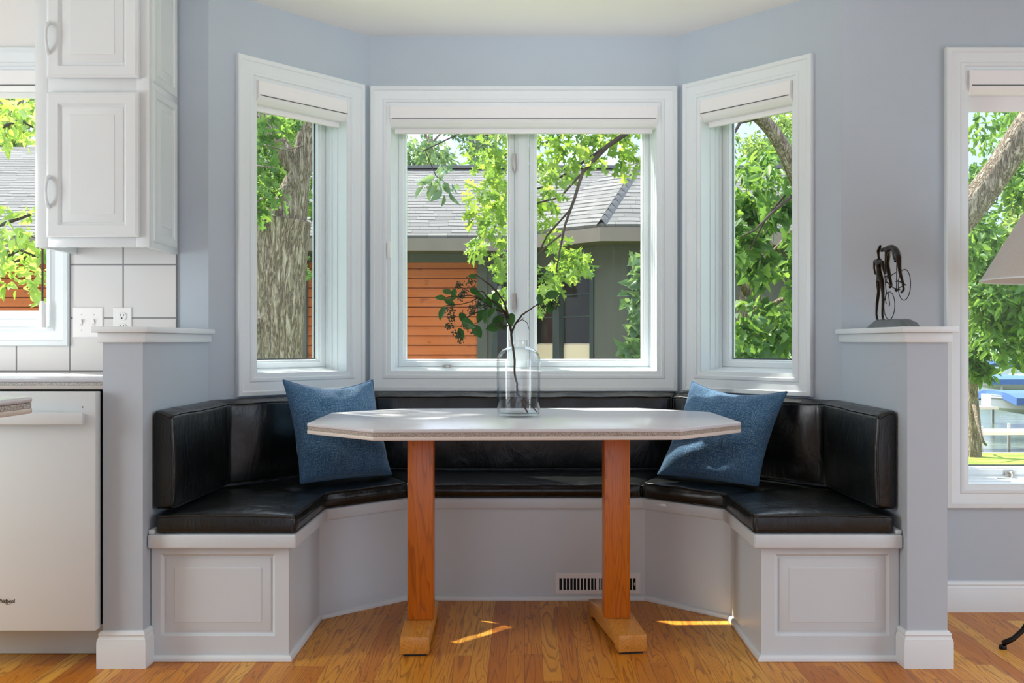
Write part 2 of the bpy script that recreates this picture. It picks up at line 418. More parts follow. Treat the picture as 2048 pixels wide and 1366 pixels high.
def shingle(name, a, b, gapc, RH=.10, TW=.20):
    t = NT(name); u = t.n('TexCoord').outputs['UV']
    s_ = t.n('SeparateXYZ'); t.l(u, s_.inputs[0])
    wob = t.noise(t.mapping(u, (3.0, 1.2, 1)), 1, 2)
    v = t.math('ADD', t.math('DIVIDE', s_.outputs['Y'], RH), t.math('MULTIPLY', wob, .5)); row = t.math('FLOOR', v); fv = t.math('FRACT', v)
    wr_ = t.n('TexWhiteNoise', noise_dimensions='1D'); t.l(row, wr_.inputs['W'])
    x = t.math('ADD', t.math('DIVIDE', s_.outputs['X'], TW), t.math('MULTIPLY', wr_.outputs['Value'], 5.0)); tab = t.math('FLOOR', x); fx = t.math('FRACT', x)
    cb_ = t.n('CombineXYZ'); t.l(tab, cb_.inputs[0]); t.l(row, cb_.inputs[1])
    wt = t.n('TexWhiteNoise', noise_dimensions='3D'); t.l(cb_.outputs[0], wt.inputs['Vector'])
    line = t.math('LESS_THAN', fv, t.math('ADD', .10, t.math('MULTIPLY', wt.outputs['Value'], .22)))
    seam = t.math('MULTIPLY', t.math('LESS_THAN', fx, .03), .35)
    col = t.mixc(wt.outputs['Value'], s2l(a), s2l(b)); col = t.mixc(t.math('MULTIPLY', t.noise(u, 150, 2, .6), .35), col, s2l(a))
    col = t.mixc(t.math('MAXIMUM', t.math('MULTIPLY', line, .85), seam), col, s2l(gapc))
    return t.done(t.bsdf(col, .95, 0, .15, t.bump(t.math('SUBTRACT', 1.0, line), .5, .012)))
M['shingle'] = shingle('grey_asphalt_shingles', (106, 105, 103), (130, 128, 125), (34, 33, 32))
def cedar():
    t = NT('orange_cedar_boards'); o = t.obj()
    f = t.noise(t.mapping(o, (1.2, 1, 26)), 1, 4, .6); k = t.ramp(t.noise(t.mapping(o, (5, 1, 10)), 1.6, 2), [(.66, (0, 0, 0, 1)), (.74, (1, 1, 1, 1))])
    col = t.mixc(f, s2l((176, 84, 34)), s2l((210, 116, 58))); col = t.mixc(t.math('MULTIPLY', k, .55), col, s2l((120, 56, 28)))
    return t.done(t.bsdf(col, .7, 0, .3))
M['cedar'] = cedar()
M['stucco'] = plain('dark_grey_green_boards', (92, 90, 84), .85, 0, .3, 0, 60, .3, .12)
M['fascia'] = plain('grey_brown_fascia', (128, 116, 108), .8, 0, .3, 0, 60, .2, .12)
M['house_frame'] = plain('black_green_window_frame', (44, 54, 54), .5)
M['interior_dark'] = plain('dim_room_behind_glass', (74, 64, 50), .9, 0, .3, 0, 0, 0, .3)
M['cream'] = plain('cream_upholstery', (255, 230, 196), .9)
M['house_glass'] = thin_glass('neighbour_window_glass', (.96, .95, .94), 0, 1.45, .5)
def lawn():
    t = NT('mown_lawn'); o = t.obj()
    col = t.ramp(t.noise(t.mapping(o, (1, 2.2, 1)), 1.3, 5, .65), [(.35, s2l((104, 128, 48))), (.55, s2l((142, 164, 72))), (.72, s2l((184, 190, 106)))])
    return t.done(t.bsdf(col, .95, 0, .2, t.bump(t.noise(o, 60, 3), .6, .03)))
M['lawn'] = lawn()
M['sand'] = plain('pale_beach_sand', (206, 188, 164), .95, 0, .2, 0, 8, .3, .15)
def water():
    t = NT('lake_water'); o = t.obj()
    return t.done(t.bsdf(s2l((92, 104, 84)), .12, 0, .5, t.bump(t.noise(t.mapping(o, (.6, 2.4, 1)), 2, 4), .25, .1)))
M['lake'] = water()
M['canopy'] = plain('blue_boat_canvas', (66, 100, 152), .75)
M['hull'] = plain('white_boat_hull', (226, 226, 224), .3)
M['dock'] = plain('weathered_dock_wood', (204, 192, 174), .85, 0, .3, 0, 40, .3, .1)
M['galv'] = plain('galvanised_post', (168, 170, 170), .5, .4)
M['bronze'] = plain('dark_bronze', (40, 29, 18), .34, .8, .5, 0, 60, .5, .3)
M['iron'] = plain('dark_iron_wire', (30, 30, 32), .4, .6)
M['slate'] = plain('rough_slate_base', (98, 106, 110), .6, 0, .5, 0, 55, .9, .35)
def lampshade():
    t = NT('white_linen_shade'); o = t.obj()
    w = t.noise(t.mapping(o, (160, 160, 400)), 1, 2)
    c = t.mixc(w, s2l((208, 204, 200)), s2l((226, 223, 220)))
    d = t.bsdf(c, .9, 0, .2); tl = t.n('BsdfTranslucent'); t.l(c, tl.inputs[0])
    ms = t.n('MixShader'); ms.inputs[0].default_value = .3; t.l(d, ms.inputs[1]); t.l(tl.outputs[0], ms.inputs[2])
    return t.done(ms.outputs[0])
M['shade'] = lampshade()

# ------------------------------------------------------------------ the room shell
YW = 3.574; XB = 1.21; CEIL = 2.383
BL, BR, YB = -.692, .679, 4.135
def wall(name, B, u0, u1, v0, v1, holes, mat, th=.18, label=None):
    mb = MB()
    us = u0
    for (a, b, c, d) in sorted(holes):
        bbox(mb, B, us, a, 0, th, v0, v1); bbox(mb, B, a, b, 0, th, v0, c); bbox(mb, B, a, b, 0, th, d, v1); us = b
    bbox(mb, B, us, u1, 0, th, v0, v1)
    return structure(mb.build(name, mat), label, 'wall')
floor = structure(MB().prism([(-3.7, -3.3), (3.5, -3.3), (3.5, YW+.1), (XB+.1, YW+.1), (BR+.1, YB+.1), (BL-.1, YB+.1), (-XB-.1, YW+.1), (-3.7, YW+.1)], -.12, 0).build('floor', M['floor']), 'oak strip floor under the table and along the benches', 'floor')
ceiling = structure(MB().prism([(-3.78, -3.38), (3.58, -3.38), (3.58, YW+.18), (XB+.15, YW+.18), (BR+.11, YB+.18), (BL-.11, YB+.18), (-XB-.15, YW+.18), (-3.78, YW+.18)], CEIL, CEIL+.15).build('ceiling', M['ceiling']), 'plain white ceiling over the bay', 'ceiling')
B_left = Basis((-3.6, YW), (1, 0), (0, 1))
B_lbay = Basis((-XB, YW), (BL+XB, YB-YW), (-(YB-YW), BL+XB))
B_back = Basis((BL, YB), (1, 0), (0, 1))
LB = math.hypot(BL+XB, YB-YW)
B_rbay = Basis((BR, YB), (XB-BR, YW-YB), (YB-YW, XB-BR))
RB = math.hypot(XB-BR, YB-YW)
B_right = Basis((XB, YW), (1, 0), (0, 1))
INS = .087
W1 = (-2.75+3.6, -1.736+3.6, 1.015, 2.152)      # kitchen window, outer casing u0,u1,v0,v1
W2 = (.114, .7305, .815, 2.158)                 # left bay
W3 = (.009, 1.364, .812, 2.158)                 # centre
W4 = (RB-.736, RB-.117, .815, 2.158)            # right bay
W5 = (1.602-XB, 2.62-XB, .397, 2.152)           # right wall
def hole(w): return (w[0]+INS, w[1]-INS, w[2]+INS, w[3]-INS)
wall('wall_left', B_left, -.1, 3.6-XB, 0, CEIL, [hole(W1)], M['wall'], label='kitchen outer wall left of the bay')
wall('wall_left_bay', B_lbay, 0, LB, 0, CEIL, [hole(W2)], M['wall'], label='blue angled wall around the left bay window')
wall('wall_back', B_back, -.11, BR-BL+.11, 0, CEIL, [hole(W3)], M['wall'], label='blue wall around the double window')
wall('wall_right_bay', B_rbay, 0, RB, 0, CEIL, [hole(W4)], M['wall'], label='blue angled wall around the right bay window')
wall('wall_right', B_right, 0, 2.3, 0, CEIL, [hole(W5)], M['wall'], label='blue wall behind the sculpture and lamp')
wall('wall_far_left', Basis((-3.6, -3.2), (0, 1), (-1, 0)), -.1, 6.9, 0, CEIL, [], M['white_wall'], .1)
wall('wall_far_right', Basis((3.4, -3.2), (0, 1), (1, 0)), -.1, 6.9, 0, CEIL, [(3.2, 5.6, .2, 2.15)], M['white_wall'], .1)
wall('wall_rear', Basis((-3.6, -3.2), (1, 0), (0, -1)), -.1, 7.1, 0, CEIL, [(1.4, 6.4, .05, 2.2)], M['white_wall'], .1)

BASEB = [(0, 0), (.014, 0), (.014, .084), (.0125, .088), (.0125, .091), (.010, .095), (.0088, .101), (.0105, .105), (.0085, .110), (.005, .115), (0, .117)]
HT = .127; HY = 2.96
for sgn, nm in ((-1, 'left'), (1, 'right')):
    x0, x1 = sorted((sgn*XB, sgn*(XB+HT)))
    structure(MB().box(x0, x1, HY, YW+.01, 0, 1.03).build('wall_half_'+nm, M['wall']), 'blue half wall closing the %s end of the bench' % nm, 'half wall')
    c = MB()
    c.box(x0-.012, x1+.012, HY-.012, YW-.001, 1.0285, 1.0595)
    cap = structure(c.build('trim_%d' % (1 if sgn < 0 else 2), M['trim'], bevel=.002), 'white painted cap on the %s half wall' % nm, 'wall cap')
    MB().box(x0-.026, x1+.026, HY-.027, YW-.001, 1.0595, 1.0785).build('cap_board', M['trim'], cap, bevel=.003)
    if sgn < 0: path = [(-XB, 3.018), (-XB, HY), (-XB-HT, HY), (-XB-HT, 3.085)]
    else: path = [(XB+HT, YW-.001), (XB+HT, HY), (XB, HY), (XB, 3.018)]
    structure(sweep(MB(), path, BASEB).build('baseboard_half_'+nm, M['trim'], smooth=True, angle=25), 'white moulded baseboard round the %s half wall' % nm, 'baseboard')
structure(sweep(MB(), [(3.4, YW), (XB+HT, YW)], BASEB).build('baseboard_right', M['trim'], smooth=True, angle=25), 'white moulded baseboard under the right window', 'baseboard')

# backsplash tiles round the kitchen window
tb = MB(); TY0 = YW-.008
k1 = -1.736; k0 = -2.75
tb.box(k1+.001, -1.329, TY0, YW, .905, 1.46); tb.box(-3.6, k1+.001, TY0, YW, .905, 1.0145); tb.box(-3.6, k0-.001, TY0, YW, 1.0145, 1.46)
structure(tb.build('wall_left_backsplash', M['tile']), 'square white tiles with grey grout above the kitchen counter', 'tiled backsplash')

structure(MB().box(-3.6, -1.70, YW-.004, YW, 2.153, CEIL).build('wall_left_upper', M['white_wall']), 'white painted wall above the kitchen window', 'wall')

# ------------------------------------------------------------------ windows
CASING = [(0, 0), (0, -.019), (.003, -.023), (.018, -.024), (.022, -.019), (.026, -.0185), (.055, -.0135), (.059, -.0165), (.070, -.0165), (.074, -.0115), (.087, -.009), (.088, 0)]
JAMB = [(.0865, -.007), (.0905, -.007), (.0905, .055), (.0945, .058), (.0945, .088), (.0995, .092), (.0995, .118), (.1045, .122), (.1045, .178), (.0865, .178)]
def sash_prof(x): return [(0, .132), (.004, .129), (.024, .129), (.028, .135), (.033, .137), (.036, .15), (.036, .176), (0, .176)]
def window(num, B, w, label, lights=None, spacer=True):
    u0, u1, v0, v1 = w
    r = structure(thing('window_%d' % num, label, 'window', tuple(B.p((u0+u1)/2, 0, v0))))
    mould(MB(), B, u0, u1, v0, v1, CASING).build('casing', M['trim'], r, smooth=True, angle=22)
    mould(MB(), B, u0, u1, v0, v1, JAMB).build('jamb', M['trim'], r, smooth=True, angle=22)
    for (a, b) in (lights or [(u0+.1035, u1-.1035)]):
        c, d = v0+.1035, v1-.1035
        s = mould(MB(), B, a, b, c, d, sash_prof(0)).build('sash', M['trim'], r, smooth=True, angle=22)
        bbox(MB(), B, a+.035, b-.035, .160, .165, c+.035, d-.035).build('glass_pane', M['glass'], s)
        if spacer: mould(MB(), B, a+.0355, b-.0355, c+.0355, d-.0355, [(0, .156), (.006, .156), (.006, .158), (0, .158)]).build('glazing_spacer', M['spacer'], s)
    return r
def crank(B, u, v, parent, w=.126, s=1):
    h = MB(); bbox(h, B, u-.018, u+.022, w-.006, w+.004, v-.004, v+.020)
    h.build('crank_plate', M['steel'], parent, bevel=.003)
    g = MB(); g.tube([B.p(u+.004, w-.006, v+.012), B.p(u+.004, w-.018, v+.014), B.p(u+.004, w-.026, v+.002), B.p(u-.004, w-.03, v-.007)], [.008, .008, .007, .006], 10)
    bbox(g, B, u-.066, u+.016, w-.036, w-.025, v-.017, v-.002)
    g.build('crank_handle', M['steel'], parent, bevel=.0015, smooth=True)
window(1, B_left, W1, 'white kitchen window partly behind the wall cabinet', spacer=False)
window(2, B_lbay, W2, 'white single window in the left angled wall showing a tree trunk')
cw = window(3, B_back, W3, 'white double casement window in the middle of the bay', [(W3[0]+.1035, .646), (.711, W3[1]-.1035)], spacer=False)
# mullion between the two casements, with the two sash locks on its left edge
mm = MB(); va, vb = W3[2]+.1, W3[3]-.1
bbox(mm, B_back, .647, .710, .112, .178, va, vb); bbox(mm, B_back, .655, .702, .104, .114, va, vb); bbox(mm, B_back, .661, .696, .100, .106, va, vb)
mm.build('mullion', M['trim'], cw, bevel=.002)
for zc in (1.845, 1.21):
    k = MB(); bbox(k, B_back, .634, .650, .106, .1285, zc-.032, zc+.040); bbox(k, B_back, .640, .646, .092, .108, zc-.045, zc+.02)
    k.build('sash_lock', M['steel'], cw, bevel=.002)
crank(B_back, .335, .905, cw)
kk = MB(); bbox(kk, B_back, .085, .100, -.022, -.006, 1.40, 1.47); kk.build('cord_cleat', M['plastic'], cw, bevel=.003)
window(4, B_rbay, W4, 'white single window in the right angled wall showing maple leaves')
w5 = window(5, B_right, W5, 'tall white window behind the floor lamp with a lake view')
crank(B_right, 1.915-XB, .50, w5)

def roller_blind(B, w, label, wcas=-.022, h=.088, grp='roller blinds in the windows', rail=True, wand=False, hem=.0):
    u0, u1, v1 = w[0]+.0895, w[1]-.0895, w[3]-.0895
    r = thing('roller_blind', label, 'window blind', tuple(B.p((u0+u1)/2, .02, v1-h)), group=grp)
    prof = [(.060, 0), (wcas, 0), (wcas, -.052), (wcas+.004, -.062), (wcas+.010, -.070), (wcas+.018, -.077), (wcas+.030, -h+.003), (wcas+.044, -h), (.060, -h)]
    a = [B.p(u0+.006, q, v1+z) for q, z in prof]
    MB().extrude(a, B.d*(u1-u0-.012)).build('cassette', M['blind'], r, smooth=True, angle=20)
    lip = [(wcas-.0015, -.0555), (wcas-.0015, -.058), (wcas+.002, -.058), (wcas+.002, -.0555)]
    MB().extrude([B.p(u0+.007, q, v1+z) for q, z in lip], B.d*(u1-u0-.014)).build('cassette_seam', M['spacer'], r)
    for s in (u0, u1-.006):
        e = [(.061, .0005)] + [(wcas-.003, .0005), (wcas-.003, -.053)] + [(q-.002, z-.003) for q, z in prof[3:]]
        MB().extrude([B.p(s, q, v1+z) for q, z in e], B.d*.006).build('end_cap', M['plastic'], r, smooth=True, angle=20)
    if rail:
        MB().extrude([B.p(u0+.014, q, v1+z) for q, z in [(.028, -h-.022-hem), (.044, -h-.022-hem), (.044, -h+.001), (.028, -h+.001)]], B.d*(u1-u0-.028)).build('bottom_rail', M['blind'], r, bevel=.003)
    if wand:
        u = -1.826-B.A.x; ww = -.036
        rd = MB().tube([B.p(u, ww+.02, v1-.05), B.p(u, ww, v1-.075), B.p(u, ww, 1.18)], .0042, 8).build('wand', M['rod'], r, smooth=True)
        MB().rings([[B.p(u+q*math.cos(t*PI/5), ww+q*math.sin(t*PI/5), z) for t in range(10)] for q, z in ((.007, 1.185), (.012, 1.17), (.0135, 1.09), (.014, 1.085))]).build('wand_grip', M['plastic'], rd, smooth=True, angle=30)
    return r
roller_blind(B_left, W1, 'white blind with a dark wand in the kitchen window', h=.07, wand=True)
roller_blind(B_lbay, W2, 'rolled-up white blind at the top of the left angled window')
roller_blind(B_back, W3, 'wide rolled-up white blind above the double window')
roller_blind(B_rbay, W4, 'rolled-up white blind at the top of the right angled window')
roller_blind(B_right, W5, 'white blind at the top of the tall lake-view window', hem=.035)

# ------------------------------------------------------------------ kitchen end
def raised_panel(mb, B, u0, u1, v0, v1, w, g=.012, bev=.032, dep=.008):   # moulded groove with a raised field, seen from -w
    return loops(mb, B, [(u0, u1, v0, v1, w), (u0+.004, u1-.004, v0+.004, v1-.004, w+.004), (u0+g*.6, u1-g*.6, v0+g*.6, v1-g*.6, w+dep), (u0+g, u1-g, v0+g, v1-g, w+dep),
                         (u0+g+.001, u1-g-.001, v0+g+.001, v1-g-.001, w+dep-.002), (u0+g+bev, u1-g-bev, v0+g+bev, v1-g-bev, w+.0015), (u0+g+bev+.002, u1-g-bev-.002, v0+g+bev+.002, v1-g-bev-.002, w)], cap=True)
def panel_door(mb, B, u0, u1, v0, v1, w, th, iu, iv, g=.012, bev=.032):       # door slab with eased edge and a raised panel
    loops(mb, B, [(u0, u1, v0, v1, w+th), (u0, u1, v0, v1, w+.006), (u0+.002, u1-.002, v0+.002, v1-.002, w+.003), (u0+.007, u1-.007, v0+.007, v1-.007, w+.0015), (u0+.010, u1-.010, v0+.010, v1-.010, w), (u0+iu, u1-iu, v0+iv, v1-iv, w)])
    return raised_panel(mb, B, u0+iu, u1-iu, v0+iv, v1-iv, w, g, bev)

cab = thing('wall_cabinet', 'tall white wall cabinet with two raised-panel doors', 'cabinet', (-1.525, 3.45, 1.364))
CX0, CX1, CYF, CYB_, CZ0, CZ1 = -1.725, -1.3235, 3.292, TY0-.001, 1.364, 2.382
b = MB()
b.box(CX0, CX0+.018, CYF+.019, CYB_, CZ0, CZ1); b.box(CX1-.018, CX1, CYF+.019, CYB_, CZ0, CZ1)
b.box(CX0+.018, CX1-.018, CYF+.019, CYB_, CZ0+.035, CZ0+.05); b.box(CX0+.018, CX1-.018, CYB_-.01, CYB_, CZ0+.05, CZ1)
b.box(CX0, CX0+.045, CYF, CYF+.019, CZ0, CZ1); b.box(CX1-.045, CX1, CYF, CYF+.019, CZ0, CZ1)
b.box(CX0+.045, CX1-.045, CYF, CYF+.019, CZ0, CZ0+.04); b.box(CX0+.045, CX1-.045, CYF, CYF+.019, 1.88, 1.99)
b.build('cabinet_body', M['gloss'], cab, bevel=.0015)
B_side = Basis((CX1+.006, CYF+.008), (0, 1), (-1, 0))
for (v0, v1) in ((1.385, 1.935), (1.955, 2.38)):
    sp = MB(); panel_door(sp, B_side, .022, CYB_-CYF-.022, v0, v1, 0, .0065, .03, .03, .010, .022)
    sp.build('side_panel', M['gloss'], cab, smooth=True, angle=18)
B_front = Basis((0, CYF), (1, 0), (0, 1))
for (v0, v1, hz) in ((1.398, 1.906, 1.555), (1.956, 2.376, 2.093)):
    dr = MB(); panel_door(dr, B_front, -1.678, -1.354, v0, v1, -.0195, .019, .043, .040, .012, .028)
    do = dr.build('door', M['gloss'], cab, smooth=True, angle=18)
    hd = MB(); hx = -1.672
    hd.tube([(hx+.004, CYF-.0195, hz-.052), (hx+.006, CYF-.031, hz-.046), (hx+.007, CYF-.041, hz-.024), (hx+.007, CYF-.0435, hz), (hx+.007, CYF-.041, hz+.024), (hx+.006, CYF-.031, hz+.046), (hx+.004, CYF-.0195, hz+.052)], [.0075, .0065, .005, .0048, .005, .0065, .0075], 10)
    hd.build('handle', M['gloss'], do, smooth=True)

def layered_edge(name, poly, z0, z1, parent, bev=.004, inset=.0015, mats=('top', 'speckle', 'edge')):
    # solid slab in three courses: top, speckled inlay, bottom
    h = z1-z0
    t = MB().prism(poly, z1-h*.36, z1).build(name, M[mats[0]], parent, bevel=bev, seg=3)
    MB().prism(offset_path(poly, inset, True), z1-h*.66, z1-h*.36).build('speckled_inlay', M[mats[1]], t)
    MB().prism(poly, z0, z1-h*.66).build('lower_edge', M[mats[2]], t, bevel=bev*.6)
    return t
ct = thing('kitchen_counter', 'white counter with a grey speckled edge stripe above the dishwasher', 'counter', (-2.3, 3.2, .879))
layered_edge('countertop', [(-3.58, 2.975), (-XB-HT-.001, 2.975), (-XB-HT-.001, TY0-.001), (-3.58, TY0-.001)], .879, .914, ct)
cbx = MB(); cbx.box(-3.58, -1.965, 3.0, TY0-.001, .1, .878); cbx.box(-3.58, -1.965, 3.07, TY0-.001, .001, .1)
cbx.build('base_cabinet', M['gloss'], ct, bevel=.002)

dw = thing('dishwasher', 'white dishwasher with a bar handle beside the left half wall', 'dishwasher', (-1.652, 3.1, 0))
DX0, DX1, DY = -1.944, -1.3425, 2.923
MB().box(DX0, DX1, DY, DY+.036, .126, .8745).build('door', M['appliance'], dw, bevel=.003)
MB().box(DX0+.006, DX1-.008, DY+.038, TY0-.01, .13, .872).build('tub', M['dark'], dw)
MB().box(DX0+.006, DX1-.006, 3.085, 3.5, .002, .128).build('toe_kick', M['appliance'], dw, bevel=.002)
hb = MB(); hb.box(DX0+.03, -1.367, DY-.034, DY-.020, .774, .812); hb.box(DX0+.04, DX0+.06, DY-.021, DY+.001, .78, .806); hb.box(-1.395, -1.375, DY-.021, DY+.001, .78, .806)
hb.build('handle', M['appliance'], dw, bevel=.003)
MB().lathe_at((0, 0, 0), [(.0002, 0), (.0022, 0), (.0022, .0012)], 12, (1, 1, 1)).map(lambda p: Vector((-1.383+p.x, DY-p.z, .8265+p.y))).build('indicator_light', M['ink'], dw)
MB().box(-1.905, -1.903, 3.078, 3.0855, .10, .13).build('wire_clip', M['spacer'], dw)
def text_mesh(name, body, size, loc, parent, mat, extr=.0004, bold=.0, rx=PI/2, width=None):
    c = bpy.data.curves.new(name, 'FONT'); c.body = body; c.size = size; c.extrude = extr; c.offset = bold; c.align_x = 'RIGHT'; c.align_y = 'BOTTOM_BASELINE'
    o = bpy.data.objects.new(name, c); COL.objects.link(o)
    dg = bpy.context.evaluated_depsgraph_get(); me = bpy.data.meshes.new_from_object(o.evaluated_get(dg))
    bpy.data.objects.remove(o); bpy.data.curves.remove(c)
    xs = [v.co.x for v in me.vertices]; k = (width/(max(xs)-min(xs))) if width else 1
    off = base_of(parent)
    for v in me.vertices:
        x, y, z = v.co; v.co = (loc[0]+x*k-off.x, loc[1]-z-off.y, loc[2]+y-off.z)
    me.name = name; me.materials.append(mat)
    q = bpy.data.objects.new(name, me); COL.objects.link(q); q.parent = parent; return q
text_mesh('brand_lettering', 'Whirlpool', .0185, (-1.5945, DY-.0006, .2145), dw, M['ink'], bold=.0001, width=.0585)
sw = MB(); pts = []
for k in range(33):
    a = math.radians(95+k*8.6); pts.append((-1.6125+.0105*math.cos(a)+.004*math.sin(a), DY-.0008, .2185+.0095*math.sin(a)))
sw.tube(pts, [.00015+.0003*math.sin(PI*k/32) for k in range(33)], 6); sw.build('swoosh_mark', M['ink'], dw)

isl = thing('kitchen_island', 'corner of a white island counter in front of the dishwasher', 'kitchen island', (-1.6, 1.5, 0))
ip = []
for (cx_, cy_, a0) in ((-1.062, 1.972, 0), (-2.3, 1.972, 90), (-2.3, .9, 180), (-1.062, .9, 270)):
    for k in range(7): a = math.radians(a0+k*15); ip.append((cx_+.02*math.cos(a), cy_+.02*math.sin(a)))
layered_edge('countertop', ip, .879, .914, isl, bev=.006)
il = MB(); il.box(-2.25, -1.12, .95, 1.93, .1, .878); il.box(-2.2, -1.17, 1.0, 1.88, .001, .1); il.build('island_cabinet', M['gloss'], isl, bevel=.003)

def plate(name, label, cat, u0, u1, v0, v1):
    r = thing(name, label, cat, ((u0+u1)/2, TY0, v0))
    loops(MB(), Basis((0, TY0), (1, 0), (0, 1)), [(u0, u1, v0, v1, -.0002), (u0, u1, v0, v1, -.003), (u0+.003, u1-.003, v0+.003, v1-.003, -.0055)], cap=True).build('plate', M['plastic'], r, smooth=True, angle=20)
    return r
sp_ = plate('light_switch', 'white double light switch plate on the tiles beside the window', 'light switch', -1.723, -1.607, 1.047, 1.162)
for x in (-1.689, -1.642):
    MB().box(x-.0055, x+.0055, TY0-.0065, TY0-.005, 1.0925, 1.1165).build('toggle_slot', M['spacer'] if 0 else M['edge'], sp_)
    MB().extrude([(x-.004, TY0-.0066, 1.098), (x-.004, TY0-.015, 1.1135), (x-.004, TY0-.014, 1.1165), (x-.004, TY0-.0066, 1.111)], (.008, 0, 0)).build('toggle', M['plastic'], sp_, bevel=.0008)
    for z in (1.075, 1.134): MB().ball((x, TY0-.0055, z), .003, 10, 6, (1, .4, 1)).build('screw', M['edge'], sp_, smooth=True)
op = plate('power_outlet', 'white duplex power outlet on the tiles above the half wall', 'power outlet', -1.569, -1.499, 1.047, 1.162)
for z in (1.1275, 1.0865):
    ol = MB(); ol.rings([[(-1.534+.0175*math.cos(t*PI/12)*q, TY0-d, z+min(.0145, max(-.0145, .0175*math.sin(t*PI/12)))*q) for t in range(24)] for q, d in ((1, .005), (1, .008), (.95, .009))])
    of = ol.build('socket_face', M['plastic'], op, smooth=True, angle=30)
    for dx, hh in ((-.0065, .0085), (.0065, .0075)):
        MB().box(-1.534+dx-.0012, -1.534+dx+.0012, TY0-.0095, TY0-.0088, z+.001, z+.001+hh).build('slot', M['dark'], of)
    MB().lathe_at((0, 0, 0), [(.0001, 0), (.0028, 0), (.0028, .0006)], 12, (1, 1, 1)).map(lambda p, z=z: Vector((-1.534+p.x, TY0-.0089-p.z, z-.0065+p.y))).build('ground_hole', M['dark'], of)

# ------------------------------------------------------------------ the built-in bench
bench = thing('built_in_bench', 'white panelled U-shaped bench built into the bay', 'bench', (0, 3.6, 0))
IN = [(-.763, 3.032), (-.763, 3.47), (-.478, 3.73), (.478, 3.73), (.763, 3.47), (.763, 3.032)]
OUT = [(XB-.003, 3.032), (XB-.003, YW+.001), (BR-.001, YB-.003), (BL+.001, YB-.003), (-XB+.003, YW+.001), (-XB+.003, 3.032)]
MB().prism(IN+OUT, 0.001, .368).build('seat_base', M['bench'], bench)
IL = [(-.733, 2.988), (-.733, 3.458), (-.466, 3.703), (.466, 3.703), (.733, 3.458), (.733, 2.988)]
OL = [(XB-.002, 2.988)]+OUT[1:5]+[(-XB+.002, 2.988)]
MB().prism(IL+OL, .368, .413).build('seat_lid', M['bench'], bench, bevel=.006, seg=3)
for s in (-1, 1):
    cl = MB(); cl.prism([(s*(XB-.002), 2.995), (s*(XB-.022), 2.995), (s*(XB-.022), 3.56), (s*(XB-.002), 3.56)], .413, .428)
    cl.build('wall_cleat', M['bench'], bench, bevel=.004)
B_bf = Basis((0, 3.02), (1, 0), (0, 1))
for s in (-1, 1):
    u0, u1 = (-XB+.003, -.763) if s < 0 else (.763, XB-.003)
    a0, a1 = (-1.177, -.808) if s < 0 else (.808, 1.177)
    fp = MB()
    loops(fp, B_bf, [(u0, u1, .001, .368, .0125), (u0, u1, .001, .368, 0), (a0, a1, .080, .345, 0)]); raised_panel(fp, B_bf, a0, a1, .080, .345, 0, .014, .030, .009)
    fp.build('front_panel', M['bench'], bench, smooth=True, angle=18)
SHOE = [(0, .001), (.012, .001), (.012, .008), (.0105, .0135), (.007, .0175), (.003, .0195), (0, .02)]
IP = [(-.763, 3.019), (-.763, 3.47), (-.478, 3.73), (.478, 3.73), (.763, 3.47), (.763, 3.019)]
sweep(MB(), [(XB-.003, 3.0195), (.7632, 3.0195)]+IN[::-1][1:5]+[(-.7632, 3.0195), (-XB+.003, 3.0195)], SHOE).build('shoe_moulding', M['trim'], bench, smooth=True, angle=30)

vent = thing('floor_register', 'white slotted vent grille low on the bench front', 'vent', (.29, 3.729, .026))
B_v = Basis((0, 3.7295), (1, 0), (0, 1))
V0, V1, VZ0, VZ1 = .1175, .460, .024, .110
vb_ = MB()
loops(vb_, B_v, [(V0, V1, VZ0, VZ1, 0), (V0, V1, VZ0, VZ1, -.003), (V0+.006, V1-.006, VZ0+.006, VZ1-.006, -.007), (V0+.019, V1-.019, VZ0+.018, VZ1-.020, -.007), (V0+.019, V1-.019, VZ0+.018, VZ1-.020, -.001)])
vb_.build('face_plate', M['plastic'], vent, smooth=True, angle=20)
bbox(MB(), B_v, V0+.018, V1-.018, -.0012, -.0004, VZ0+.017, VZ1-.019).build('shade_sheet', M['dark'], vent)  # flat near-black sheet stands in for the shade behind the slats
n_ = 22
for k in range(1, n_):
    u = V0+.019+(V1-V0-.038)*k/n_
    hw = .0058 if k == 11 else .0021
    bbox(MB(), B_v, u-hw, u+hw, -.0068, -.0015, VZ0+.018, VZ1-.020).build('slat', M['plastic'], vent)
MB().ball((V1-.0235, 3.7225, .066), .006, 10, 8, (.5, .5, 1)).build('damper_lever', M['plastic'], vent, smooth=True)

